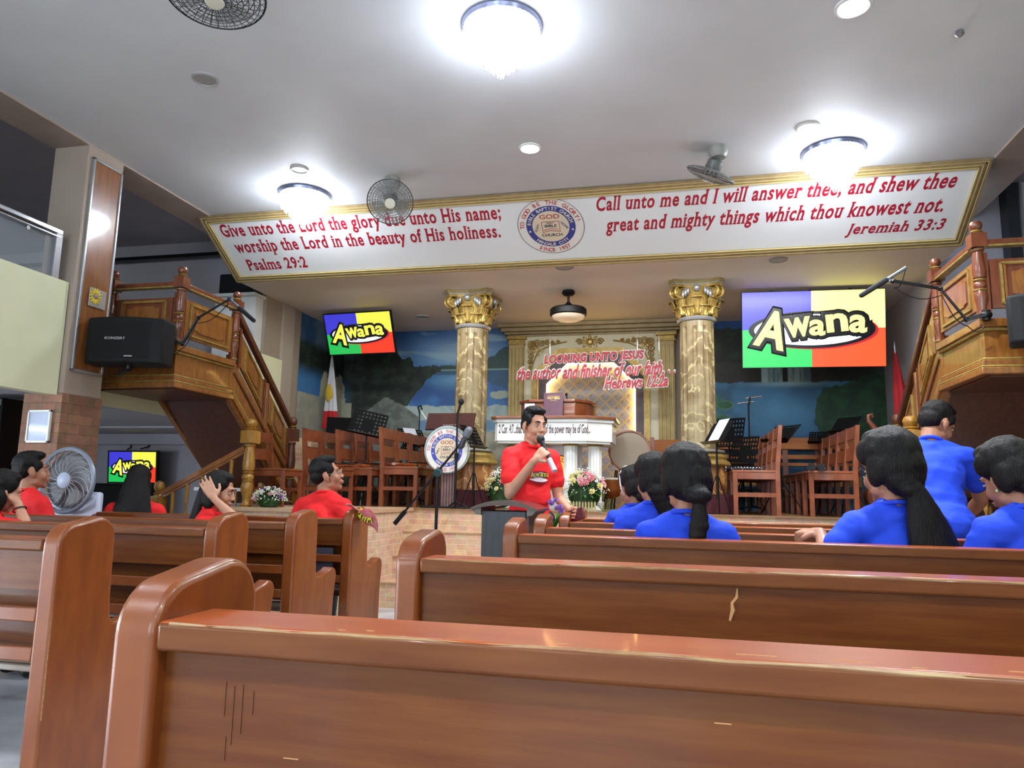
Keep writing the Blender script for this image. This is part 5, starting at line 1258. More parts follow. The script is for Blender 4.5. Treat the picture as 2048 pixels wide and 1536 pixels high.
mb = MB(); mb.cyl((0.165, 0, 1.37), (0.215, 0, 1.47), 0.014, 0.018); mb.cap((0.18, 0, 1.39), (0.20, 0, 1.44), 0.022); mb.build('microphone_body', mat('dark_microphone', '#3a3e44', 0.4, 0.4), bs, smooth=True)
mb = MB(); mb.cap((0.215, 0, 1.475), (0.235, 0, 1.51), 0.030, 0.030); mb.build('microphone_grille', mat('mic_grille', '#6c737a', 0.5, 0.4, bump=0.4, bscale=400), bs, smooth=True)
# ------------------------------------------------------------------ lectern with round emblem
lec = thing('music_lectern', 'dark wood lectern with the round church emblem on a fluted post', 'lectern', (-2.31, 7.24, FS))
lp = lambda mb, n, m, **k: par(mb.build(n, m, None, **k), lec)
MB().box(-0.26, 0.26, -0.10, 0.10, 0, 0.02).build('base', BLACK, lec, bevel=0.006)
mb = MB()
for k in range(5): mb.cyl((-0.06+0.03*k, 0, 0.02), (-0.06+0.03*k, 0, 0.86), 0.016, n=10)
mb.box(-0.07, 0.07, 0.0, 0.03, 0.02, 0.86); mb.build('fluted_post', mat('rose_wood', '#6e5350', 0.4, 0, '#7d625f', 10), lec, smooth=True)
mb = MB(); mb.box(-0.26, 0.26, -0.012, 0.012, -0.10, 0.10); mb.b.transform(Matrix.Translation((0, 0.02, 0.89)) @ Matrix.Rotation(-0.45, 4, 'X')); mb.build('desk', mat('desk_dark_wood', '#32130e', 0.65, 0, '#3e1a13', 6, spec=0.2), lec, bevel=0.005)
mb = MB(); mb.lathe([(0.245, 0), (0.245, 0.012)], n=56); mb.b.transform(Matrix.Translation((0, -0.06, 0.595)) @ Matrix.Rotation(PI/2, 4, 'X')); mb.build('clear_disc', mat('clear_acrylic', '#c9dde0', 0.1, alpha=0.5), lec)
emblem(lec, Vector((-2.31, 7.162, FS+0.585)), (1, 0, 0), (0, 0, 1), 0.228, mat('emblem_blue', '#3d4aa6', 0.5), None, 'TO GOD BE THE GLORY!', 'SINCE 1957', None, par, mat('emblem_pink', '#c2606a', 0.5))
# ------------------------------------------------------------------ instruments
def violin(label, loc, rz, sc=1.0):
    t = thing('violin', label, 'violin', loc, rz, 'violins left on the chairs'); t.scale = (sc, sc, sc)
    out = []
    for i in range(48):
        a = 2*PI*i/48; r = 0.088-0.034*math.cos(2*a)*-1*0.0
        x = 0.17*math.cos(a); w_ = (0.10 if x < 0 else 0.082)*abs(math.sin(a))**0.75*(1-0.33*math.exp(-((x-0.015)/0.05)**2)); out.append((x, w_*(1 if math.sin(a) > 0 else -1)))
    VW = mat('violin_varnish', '#6b2a10', 0.2, 0, '#8a3d18', 8, coat=0.8)
    MB().prism(out, 'z', 0.008, 0.042).build('body', VW, t, bevel=0.008)
    mb = MB(); mb.beam((0.10, 0, 0.052), (0.36, 0, 0.056), 0.022, 0.012); mb.build('fingerboard', BLACK, t)
    mb = MB(); mb.beam((0.15, 0, 0.036), (0.33, 0, 0.042), 0.020, 0.016); mb.tube([(0.33, 0, 0.042), (0.38, 0, 0.036), (0.405, 0, 0.022), (0.40, 0, 0.010), (0.388, 0, 0.018)], 0.009, 6); mb.build('neck', VW, t)
    mb = MB(); mb.beam((-0.15, 0, 0.050), (-0.05, 0, 0.055), 0.03, 0.006); mb.box(-0.02, -0.012, -0.02, 0.02, 0.042, 0.068); mb.build('tailpiece', BLACK, t)
    for k in range(4): MB().beam((-0.05, -0.009+0.006*k, 0.06), (0.36, -0.007+0.005*k, 0.066), 0.0008, 0.0008).build('string', CHROME, t)
ZS = FS+0.42
violin('violin on the chair beside the lower end of the left staircase', (-3.47, 6.80, FS+0.38), 0.9, 0.9)
violin('violin on the chair behind the seated man with glasses', (-3.34, 7.27, FS+0.40), 1.1, 0.95)
violin('violin on the nearest chair of the row beside the dark lectern', (-2.91, 7.46, ZS), 1.0)
violin('violin on the nearest chair of the row under the tilted television', (-3.88, 7.60, ZS), 1.2)
def clarinet(label, p0, d):
    d = Vector(d).normalized(); p0 = Vector(p0)
    t = thing('clarinet', label, 'clarinet', p0, 0, 'clarinets left on the chairs')
    mb = MB(); mb.cyl((0, 0, 0), d*0.30, 0.013); mb.cyl(d*0.30, d*0.36, 0.014, 0.034, 18); mb.build('body', BLACK, t, smooth=True)
    mb = MB()
    for q in (0.02, 0.10, 0.20, 0.30): mb.cyl(d*q, d*(q+0.008), 0.0165)
    mb.cyl(d*0.355, d*0.362, 0.0345, 0.0345, 18, False); mb.build('ferrules', CHROME, t)
    mb = MB()
    for k in range(9): mb.ell(d*(0.04+0.028*k)+Vector((0, 0, 0.016)), (0.009, 0.007, 0.005), None, 1)
    mb.beam(d*0.03+Vector((0, 0.012, 0.012)), d*0.28+Vector((0, 0.012, 0.012)), 0.004, 0.004); mb.build('keys', CHROME, t, smooth=True)
clarinet('clarinet lying on the nearest chair of the inner right row', (0.80, 7.38, ZS+0.014), (-1, -0.1, 0))
clarinet('clarinet with its bell towards us on the nearest chair of the outer row', (1.36, 7.50, ZS+0.034), (-0.25, -1, 0))
clarinet('second clarinet beside it at the front edge of the nearest outer chair', (1.22, 7.48, ZS+0.034), (-0.1, -1, 0))
dr = thing('bass_drum', 'round drum with pale head and wooden hoop standing right of the pulpit', 'drum', (-0.54, 8.6, 1.53))
T = Matrix.Rotation(PI/2-0.12, 4, 'X')
mb = MB(); mb.lathe([(0.225, -0.14), (0.225, 0.14)], n=48); mb.b.transform(T); mb.build('shell', mat('drum_shell', '#8a6a48', 0.4), dr, smooth=True)
mb = MB(); mb.lathe([(0.001, 0.145), (0.222, 0.142)], n=48); mb.b.transform(T); mb.build('drum_head', mat('drum_skin', '#8f8272', 0.6, 0, '#867968', 4), dr)
mb = MB(); mb.lathe([(0.222, 0.12), (0.24, 0.12), (0.24, 0.155), (0.222, 0.155)], n=48, caps=False); mb.b.transform(T); mb.build('hoop', CHAIRW, dr)
mb = MB()
for k in range(12):
    a = 2*PI*k/12; mb.beam((0.243*math.cos(a), 0.243*math.sin(a), -0.13), (0.243*math.cos(a), 0.243*math.sin(a), 0.15), 0.012, 0.012)
mb.b.transform(T); mb.build('tension_rods', GOLDPAINT, dr)
mb = MB()
for x in (-0.16, 0.16): mb.beam((x, -0.1, -0.20), (x*1.3, -0.2, FS-1.53), 0.02, 0.02); mb.beam((x, 0.1, -0.20), (x*1.3, 0.22, FS-1.53), 0.02, 0.02)
mb.build('stand', BLACKM, dr)
sn = thing('kettle_drum', 'small copper brown drum on a stand below the round drum', 'drum', (-0.72, 8.2, FS))
MB().lathe([(0.02, 0.12), (0.10, 0.16), (0.155, 0.24), (0.16, 0.33), (0.15, 0.34)], n=32).build('shell', mat('copper', '#8a4f26', 0.3, 0.6), sn, smooth=True)
MB().lathe([(0.155, 0.325), (0.165, 0.33), (0.165, 0.35), (0.001, 0.352)], n=32).build('drum_head', mat('drum_skin_white', '#b3ab9d', 0.5), sn)
mb = MB()
for k in range(3): a = 2*PI*k/3; mb.beam((0.10*math.cos(a), 0.10*math.sin(a), 0.17), (0.2*math.cos(a), 0.2*math.sin(a), 0.0), 0.014, 0.014)
mb.build('stand', BLACKM, sn)
# stalls and marimba at the back right
cr = thing('choir_rail', 'long varnished choir rail with slats at the back right of the stage', 'rail', (1.2, 9.15, FS))
RW = mat('rail_varnish', '#8a5228', 0.5, 0, '#9c6234', 4, (0.6, 4, 4), spec=0.25)
MB().box(-0.78, 0.85, -0.05, 0.05, 0.73, 0.87).build('top_board', RW, cr, bevel=0.008); MB().box(-0.78, 0.85, -0.03, 0.03, 0.62, 0.67).build('slat', RW, cr); MB().box(-0.78, 0.85, -0.03, 0.03, 0.54, 0.575).build('slat', RW, cr)
MB().box(-0.78, 0.85, -0.06, 0.06, 0.30, 0.42).build('bench_board', mat('bench_ochre', '#93713c', 0.35), cr, bevel=0.006)
for x in (-0.76, 0.03, 0.82): MB().box(x-0.03, x+0.03, -0.035, 0.035, 0, 0.87).build('post', CHAIRD, cr)
pc = thing('platform_bench', 'plain wooden bench back between the altar and the right column', 'bench', (-0.02, 8.95, FS))
MB().box(-0.30, 0.42, -0.02, 0.02, 0.62, 0.83).build('backrest', RW, pc, bevel=0.006); MB().box(-0.30, 0.42, -0.40, 0.0, 0.40, 0.44).build('seat', CHAIRW, pc, bevel=0.006)
for x in (-0.28, 0.40): MB().box(x-0.025, x+0.025, -0.025, 0.025, 0, 0.86).build('leg', CHAIRW, pc); MB().box(x-0.025, x+0.025, -0.40, -0.35, 0, 0.42).build('leg', CHAIRW, pc)
ma = thing('marimba', 'marimba with wooden bars and pale resonator pipes behind the right chairs', 'marimba', (1.06, 8.98, FS))
for k in range(12): MB().box(-0.33+0.056*k, -0.28+0.056*k, -0.14, 0.02-0.004*k, 0.27, 0.285).build('bar', CHAIRW, ma)
for k in range(12): MB().cyl((-0.305+0.056*k, -0.06, 0.255), (-0.305+0.056*k, -0.06, 0.05+0.012*k), 0.022, n=10).build('resonator', mat('resonator_pipe', '#b9b4a8', 0.3, 0.5), ma, smooth=True)
MB().box(-0.36, 0.36, -0.16, 0.04, 0.235, 0.26).build('frame', BLACKM, ma)
for x in (-0.34, 0.34): MB().box(x-0.015, x+0.015, -0.13, 0.0, 0, 0.24).build('leg', BLACKM, ma)
sc = thing('double_bass', 'dark double bass neck with curled scroll leaning by the right staircase', 'double bass', (1.95, 7.75, FS))
mb = MB(); mb.tube([(0.02, 0, 0.25), (0.0, 0, 0.62), (-0.03, 0, 0.80), (-0.08, 0, 0.88), (-0.115, 0, 0.93), (-0.115, 0, 0.985), (-0.085, 0, 0.995), (-0.08, 0, 0.965)], [0.03, 0.028, 0.028, 0.026, 0.022, 0.02, 0.018, 0.016], 10); mb.build('neck', CHAIRD, sc, smooth=True)
out = [(0.21*math.sin(2*PI*i/40)*(1-0.35*math.exp(-((math.cos(2*PI*i/40)-0.1)/0.3)**2)), 0.30+0.30*math.cos(2*PI*i/40)) for i in range(40)]
MB().prism(out, 'y', -0.08, 0.08).build('body', CHAIRD, sc, bevel=0.02)
# ------------------------------------------------------------------ flags
def flag(label, x, y, zt, zb, cols, lean, wd):
    t = thing('flag', label, 'flag', (x, y, FS), 0, 'draped flags')
    MB().cyl((0, 0, 0), (lean, 0, zt-FS), 0.011).build('pole', CHROME, t); MB().cyl((lean, 0, zt-FS-0.01), (lean*1.02, 0, zt-FS+0.07), 0.012, 0.002).build('finial', SILVER, t)
    MB().lathe([(0.13, 0), (0.13, 0.03), (0.03, 0.06), (0.02, 0.12)], n=20).build('base', BLACK, t)
    n = len(cols); H_ = zt-zb
    for k, (q0, q1, c) in enumerate(cols):
        def f(u, v):
            q = q0+(q1-q0)*v; a = u*2*PI; r = 0.012+wd*q**0.9*(1+0.28*math.sin(a*5+q*2)); return (lean*(1-q)+wd*0.25*q+r*math.cos(a), 0.7*r*math.sin(a), zt-FS-0.03-H_*q)
        MB().grid(f, 40, 14).build('cloth', c, t, smooth=True)
    return t
FW, FY, FR = mat('flag_white', '#b9bac0', 0.8), mat('flag_yellow', '#b89a2a', 0.8), mat('flag_red', '#a3161e', 0.8)
flag('white and red national flag draped on a pole by the painted lake', -4.42, 8.7, 2.80, 1.86, [(0.0, 0.76, FW), (0.76, 1.0, FR)], -0.01, 0.085)
mb = MB(); fl = bpy.data.objects['flag']
for k in range(1):
    mb.ell((0.0, -0.055, 1.44-FS+0.9-0.05), (0.05, 0.02, 0.12)); mb.ell((0.03, -0.06, 1.44-FS+0.83), (0.035, 0.015, 0.06))
mb.build('sun', FY, fl, smooth=True)
flag('red flag draped on a silver pole by the right staircase', 2.30, 8.35, 2.66, 1.85, [(0.0, 1.0, FR)], -0.03, 0.07)
# stone ledge with small books
tag(MB().box(-4.59, -4.28, 8.0, 8.9, FS, 1.655).build('stone_ledge', BRICKF), 'low stone faced ledge against the left stage wall', 'ledge')
for k, (x, w_, c, lab) in enumerate(((-4.46, 0.10, '#b9b6b0', 'lowest white book in the small pile on the stone ledge'), (-4.455, 0.095, '#c4c0ba', 'topmost white book in the small pile on the stone ledge'))):
    mb = MB(); mb.box(x-w_/2, x+w_/2, 8.30, 8.44, 1.656+0.028*k, 1.682+0.028*k); tag(mb.build('book', mat('book_white%d' % k, c, 0.6)), lab, 'book', 'books on the stone ledge')
mb = MB(); mb.box(-4.39, -4.31, 8.28, 8.42, 1.656, 1.712); tag(mb.build('book', mat('book_red', '#a8262a', 0.5)), 'small red book beside the white books on the stone ledge', 'book', 'books on the stone ledge')
# ------------------------------------------------------------------ flower arrangements
PK, PK2, WHF, YF, PUR = mat('pink_petal', '#d99aa0', 0.6), mat('deep_pink_petal', '#c9787f', 0.6), mat('white_petal', '#e0e0d4', 0.6), mat('cream_petal', '#d9c98a', 0.6), mat('purple_petal', '#8e62a8', 0.6)
LG2 = mat('fresh_leaf', '#3f8a2e', 0.45, 0, '#2f6f24', 14)
def blossom(t, p, r, m, rnd):
    mb = MB(); ax = Vector((rnd.uniform(-.5, .5), -1, rnd.uniform(0.2, 0.9))).normalized(); Q = Vector((0, 0, 1)).rotation_difference(ax)
    for ringk, (n, rr, tl) in enumerate(((7, 1.0, 0.25), (5, 0.65, 0.7), (3, 0.3, 1.1))):
        for i in range(n):
            a = 2*PI*i/n+ringk*0.4; c = Vector((math.cos(a)*rr*0.6, math.sin(a)*rr*0.6, 0.25*ringk))*r
            mb.ell(Vector(p)+Q @ c, (r*0.42, r*0.30, r*0.12), (Q @ Euler((0, -tl, a)).to_quaternion()).to_matrix(), 1)
    mb.build('blossom', m, t, smooth=True)
def leaf_at(mb, p, d, L, W):
    d = Vector(d).normalized(); sd = d.cross(Vector((0, 0, 1)))
    sd = sd.normalized() if sd.length > 0.05 else Vector((1, 0, 0)); p = Vector(p); upn = sd.cross(d)
    def f(u, v): w_ = W*math.sin(max(0.02, min(1, v))*PI)**0.8*(u-0.5); return p + d*L*v + sd*w_ + upn*(abs(u-0.5)*0.15*W - 0.25*L*v*v) 
    mb.grid(f, 2, 7)
def arrangement(label, loc, R, Hh, nb, cols, seed, fence=True, big=True, base=None):
    t = thing('flower_arrangement', label, 'flower arrangement', loc, 0, 'flower arrangements on the stage')
    rnd = random.Random(seed)
    if base: base(t)
    mb = MB(); mb.ell((0, 0, Hh*0.42), (R*0.72, R*0.5, Hh*0.36)); mb.ell((0, 0, Hh*0.25), (R*0.6, R*0.45, Hh*0.22)); mb.build('foam', mat('dark_foliage', '#1f3a18', 0.7, 0, '#2a4a20', 30), t, smooth=True)
    mb = MB()
    for i in range(150):
        a = rnd.uniform(0, 2*PI); e = rnd.uniform(-0.1, 1.3); d = Vector((math.cos(a)*math.cos(e), math.sin(a)*math.cos(e), math.sin(e)))
        leaf_at(mb, Vector((d.x*R*0.55, d.y*R*0.4, Hh*0.4+d.z*Hh*0.28)), d+Vector((0, 0, rnd.uniform(-.3, .3))), rnd.uniform(.3, .55)*R, 0.10*R)
    o = mb.build('leaves', LEAFG, t, smooth=True); o['kind'] = 'stuff'
    mb = MB()
    for i in range(260):
        a = rnd.uniform(0, 2*PI); e = rnd.uniform(0.0, 1.45); k = rnd.uniform(0.8, 1.12)
        mb.ell((math.cos(a)*math.cos(e)*R*k, math.sin(a)*math.cos(e)*R*0.7*k, Hh*0.42+math.sin(e)*Hh*0.55*k), rnd.uniform(.004, .008), None, 1)
    o = mb.build('filler_flowers', WHF, t); o['kind'] = 'stuff'
    for i in range(nb):
        a = rnd.uniform(PI, 2*PI) if i % 4 else rnd.uniform(0, PI); e = rnd.uniform(0.0, 1.3)
        blossom(t, (math.cos(a)*math.cos(e)*R*0.88, math.sin(a)*math.cos(e)*R*0.65, Hh*0.45+math.sin(e)*Hh*0.46), rnd.uniform(.10, .15)*R*1.15, rnd.choice(cols), rnd)
    if big:
        for k in range(9):
            a = -0.5+0.16*k; mb = MB(); leaf_at(mb, (R*0.35, -0.08, Hh*0.22), (math.cos(a*0.9), -0.35, 0.35-0.09*k), R*0.95, 0.12*R); mb.build('palm_leaf', LG2, t, smooth=True)
    if fence:
        mb = MB()
        for k in range(9): x = -R*0.5+R*0.125*k; mb.prism([(x-0.010, 0), (x+0.010, 0), (x+0.010, 0.085), (x, 0.10), (x-0.010, 0.085)], 'y', -R*0.55, -R*0.55+0.006)
        mb.box(-R*0.52, R*0.52, -R*0.55+0.006, -R*0.55+0.01, 0.03, 0.04); mb.build('picket_fence', mat('pale_picket', '#a59a6a', 0.6), t)
    return t
arrangement('pink flower arrangement with a palm leaf on the stage right of the speaker', (-0.92, 7.36, FS), 0.24, 0.42, 24, [PK, PK, PK2, YF, YF, WHF], 3)
arrangement('pink and white flower arrangement on the stage half hidden behind the speaker', (-1.78, 7.42, FS), 0.20, 0.42, 20, [PK, YF, WHF, YF], 5, False, False)
arrangement('purple and white flower arrangement at the front of the left stage wing', (-3.56, 5.95, FS-0.02), 0.16, 0.20, 20, [PUR, WHF, WHF, PK, YF], 8, False, False)
orc = thing('orchid_vase', 'purple orchid spray in a slim vase on a stand by the centre aisle', 'flower vase', (-0.80, 4.86, 0))
MB().lathe([(0.10, 0), (0.10, 0.02), (0.012, 0.03), (0.012, 0.62), (0.03, 0.64)], n=16).build('stand', BLACKM, orc, smooth=True)
MB().lathe([(0.022, 0.64), (0.026, 0.70), (0.02, 0.80), (0.024, 0.83)], n=16).build('vase', mat('green_glass', '#3f8a3a', 0.15, alpha=0.85), orc, smooth=True)
mb = MB(); rnd = random.Random(4)
for k in range(8): leaf_at(mb, (0, 0, 0.82), (rnd.uniform(-.4, .4), rnd.uniform(-.4, .4), 1), rnd.uniform(.08, .16), 0.03)
mb.build('leaves', LG2, orc, smooth=True)
for k in range(9): blossom(orc, (rnd.uniform(-.05, .05), rnd.uniform(-.03, .03), rnd.uniform(.88, 1.02)), 0.022, PUR, rnd)
# ------------------------------------------------------------------ dark podium at the head of the aisle
pod = thing('podium', 'dark grey podium with a curved brown top at the head of the aisle', 'podium', (-1.015, 4.40, 0))
MB().box(-0.14, 0.13, -0.10, 0.22, 0, 0.94).build('body', mat('slate_laminate', '#33383d', 0.5, 0, '#3c4146', 6, (8, 8, 1)), pod, bevel=0.004)
MB().box(0.13, 0.145, -0.08, 0.2, 0, 0.94).build('side_panel', mat('brown_laminate', '#4a382c', 0.4), pod)
MB().box(-0.18, 0.18, -0.13, 0.26, 0, 0.05).build('plinth', BLACK, pod)
n = 24; top_ = [(-0.205+0.41*i/n, 0.955+0.05*(1-((i/n-0.5)*2)**2)) for i in range(n+1)]; low_ = [(x, z-0.012-0.018*(1-((x)/0.205)**2)) for x, z in reversed(top_)]
mb = MB(); mb.prism(top_+low_, 'y', -0.14, 0.26); mb.build('curved_top', mat('podium_top', '#3b2721', 0.3, 0, '#45302a', 6, coat=0.4), pod, smooth=True)
for s in (-1, 1): MB().prism([(s*0.205, 0.953), (s*0.14, 0.97), (s*0.14, 0.915), (s*0.17, 0.918)] if s > 0 else [(-0.205, 0.953), (-0.17, 0.918), (-0.14, 0.915), (-0.14, 0.97)], 'y', -0.12, 0.24).build('top_support', mat('podium_support', '#6d655c', 0.5), pod)
# ------------------------------------------------------------------ pews
def end_profile(d=0.25):
    arc = lambda cx, cz, r, a0, a1, n: [(cx+r*math.cos(math.radians(a0+(a1-a0)*i/n)), cz+r*math.sin(math.radians(a0+(a1-a0)*i/n))) for i in range(n+1)]
    p = [(0.0, 0.0), (0.0, 0.80)] + arc(0.075, 0.845, 0.075, 180, 100, 7) + arc(d-0.075, 0.862, 0.075, 95, 5, 7)
    p += [(d+0.005, 0.66), (d+0.012, 0.585), (d+0.03, 0.562), (d+0.09, 0.562)] + arc(d+0.215, 0.545, 0.05, 130, -10, 7) + [(d+0.245, 0.42), (d+0.235, 0.06), (d+0.27, 0.0)]
    return p
def pew(label, xe, y, direc, L, zb, group, worn=False, low=False):
    t = thing('church_pew', label, 'pew', (xe, y, 0), 0, group)
    def bx(mb, x0, x1, *r): a, b = sorted((direc*x0, direc*x1)); return mb.box(a, b, *r)
    for x0 in (-0.07, L):
        prof = [(q, z*(0.93 if x0 > 0 and low else 1)) for q, z in end_profile()]
        a, b = sorted((direc*x0, direc*(x0+0.07))); MB().prism(prof, 'x', a, b).build('end_panel', PEW, t, bevel=0.012, seg=3)
        if x0 < 0:
            ep = [o for o in t.children][-1]; mb = MB(); rnd = random.Random(int(y*50)); seg = [q for q in prof[1:24]]
            for xx in (direc*(x0+0.0045), direc*(x0+0.0655)):
                pts = [(xx, q[0]+(0.004 if i < 2 else 0), q[1]) for i, q in enumerate(seg)]; pts = [(xx, 0.0045, 0.3), (xx, 0.0045, 0.6)]+[(a_, b_*0.964+0.0045, c_-0.004) for a_, b_, c_ in pts[:17]]
                mb.tube(pts, [rnd.uniform(0.0008, 0.0024) for _ in pts], 5)
            mb.build('worn_edge', PEWWORN, ep, smooth=True)
    bx(MB(), 0, L, 0.0, 0.125, 0.828, 0.868).build('cap_rail', [PEWCAP, PEWTOP_LIT if direc > 0 else PEW], t, bevel=0.007, seg=2)
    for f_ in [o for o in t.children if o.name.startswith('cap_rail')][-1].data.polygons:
        if f_.normal.z > 0.9: f_.material_index = 1  # upward faces get the tone of wood with light on it
    bx(MB(), 0, L, 0.028, 0.05, zb, 0.83).build('back_panel', PEWPAN, t)
    bx(MB(), 0, L, 0.004, 0.03, 0.60, 0.645).build('book_rail', PEW, t, bevel=0.004); bx(MB(), 0, L, 0.004, 0.03, 0.475, 0.52).build('lower_rail', PEW, t, bevel=0.004)
    bx(MB(), 0, L, 0.03, 0.11, 0.50, 0.512).build('book_shelf', PEWPAN, t)
    bx(MB(), 0, L, 0.10, 0.49, 0.415, 0.44).build('seat', SEATW, t, bevel=0.006); bx(MB(), 0, L, 0.44, 0.465, 0.33, 0.415).build('seat_apron', PEWPAN, t)
    mb = MB(); mb._add([(direc*x, yy, z) for x in (0, L) for yy, z in ((0.125, 0.45), (0.105, 0.845), (0.085, 0.845), (0.10, 0.45))], [(0, 1, 5, 4), (1, 2, 6, 5), (2, 3, 7, 6), (3, 0, 4, 7), (0, 3, 2, 1), (4, 5, 6, 7)]); mb.build('backrest', PEWPAN, t)
    if worn:
        mb = MB(); rnd = random.Random(int(y*100)); n = 70
        pts = [(direc*(0.02+(L-0.04)*i/n), 0.002+rnd.uniform(0, .003), 0.8655-rnd.uniform(0, .002)) for i in range(n+1)]
        mb.tube(pts, [rnd.uniform(0.002, 0.0045) for _ in pts], 6); mb.build('worn_edge', PEWWORN, t, smooth=True, label='pale worn edge of the cap rail')
    return t
RY = [0.9, 1.948, 3.214, 3.925, 4.78, 5.52]
RL = ['wooden pew nearest the viewer across the bottom of the picture', 'second wooden pew on the right, with a pale scratch on its back', 'third wooden pew on the right, right behind the two women with ponytails',
      'fourth wooden pew on the right, its end post beside the podium', 'fifth wooden pew on the right, behind the girl with a headband', 'sixth wooden pew on the right, nearest the stage']
for k, y in enumerate(RY): pew(RL[k], -0.697, y, 1, 4.3 if k < 5 else 2.0, 0.62, 'pews right of the centre aisle', k < 2)
LY = [2.077, 2.934, 3.625, 4.326]
LL = ['wooden pew nearest the viewer left of the aisle', 'second wooden pew left of the aisle', 'third wooden pew left of the aisle', 'fourth wooden pew left of the aisle, with a red flyer on its end']
for k, y in enumerate(LY): pew(LL[k], -2.07, y, -1, (2.3, 2.62, 2.62, 1.83)[k], 0.70, 'pews left of the centre aisle', False, k == 3)
p1 = [o for o in bpy.data.objects if o.get('label', '') == RL[1]][0]
SCR = mat('raw_scratch', '#b98a5a', 0.7)
mb = MB(); mb.tube([(0.818, 0.0265, 0.742), (0.826, 0.0265, 0.768), (0.824, 0.0265, 0.785), (0.836, 0.0265, 0.80), (0.838, 0.0265, 0.822)], [0.003, 0.006, 0.004, 0.004, 0.002], 5); mb.build('scratch', SCR, p1, label='pale scratch in the varnish')
p0 = [o for o in bpy.data.objects if o.get('label', '') == RL[0]][0]
SCD = mat('dark_scratch', '#5e3016', 0.6); mb = MB()
for x, z0, z1 in ((0.095, 0.745, 0.79), (0.108, 0.71, 0.785), (0.121, 0.725, 0.788), (0.137, 0.75, 0.78), (0.10, 0.69, 0.72)): mb.box(x, x+0.0012, 0.0268, 0.029, z0, z1)
mb.build('scratch', SCD, p0, label='thin dark scratches in the varnish')
mb = MB(); rnd = random.Random(9)
for k in range(14):
    x = rnd.uniform(0.05, 1.4); z = rnd.uniform(0.66, 0.80); mb.box(x, x+rnd.uniform(.004, .03), 0.0268, 0.029, z, z+0.0012)
for k in range(16):
    x = rnd.uniform(0.1, 2.0); y = rnd.uniform(.006, .03); mb.box(x, x+rnd.uniform(.01, .07), y, y+rnd.uniform(.001, .003), 0.868, 0.8687)
mb.build('scratch', SCR, p0, label='small pale scratches in the varnish')
for k, (x, y, w_, h, c, lab) in enumerate(((-2.62, 3.66, .16, .125, '#c9c2b4', 'pale hymn book in the rack of the third left pew'), (-2.44, 3.66, .14, .12, '#9c2a24', 'red hymn book in the rack of the third left pew'),
      (-2.20, 4.365, .12, .12, '#3a3f52', 'dark hymn book in the rack of the fourth left pew'))):
    mb = MB(); mb.box(x-w_/2, x+w_/2, y-0.004, y+0.022, 0.513, 0.513+h+0.05); tag(mb.build('hymn_book', mat('hymn%d' % k, c, 0.6), bevel=0.002), lab, 'book', 'hymn books in the pew racks')
# printed club flyer hanging over the end of the fourth left pew
fl = thing('club_flyer', 'red printed cloth flyer with yellow lettering draped over the end of the fourth left pew', 'flyer', (-2.02, 4.42, 0.9))
FM = mat('flyer_red', '#d4565c', 0.6, 0, '#e0a0a2', 14)
FP = lambda u, v, d=0: Vector((-2.075+0.20*u+0.02*math.sin(v*3), 4.36+0.10*v-0.03*u-d, 0.955-0.035*u-0.11*v*u-0.03*v+0.012*math.sin(u*9)))
mb = MB(); mb.grid(lambda u, v: FP(u, v), 14, 10); mb.build('cloth', FM, fl, smooth=True, solid=0.0025)
for ch, u in (('A', .70), ('w', .52), ('a', .36)):
    for b_, m_, g_, d_ in ((.10, BLACK, .006, .004), (.02, mat('flyer_yellow', '#d8cf3e', 0.5), 0, .006)):
        M_ = frame(FP(u, .55, d_), FP(u+.1, .55)-FP(u-.1, .55), Vector((0.2, -0.2, 1))); text('lettering', ch, .1, m_, fl, Matrix.LocRotScale(fl.location, None, None).inverted() @ M_ @ Matrix.Translation((0, -0.03, 0)), .045+g_, .07+g_, .0004, b_)
for o in fl.children:
    if o.name.startswith('cloth'): o.matrix_parent_inverse = Matrix.Translation(fl.location).inverted()
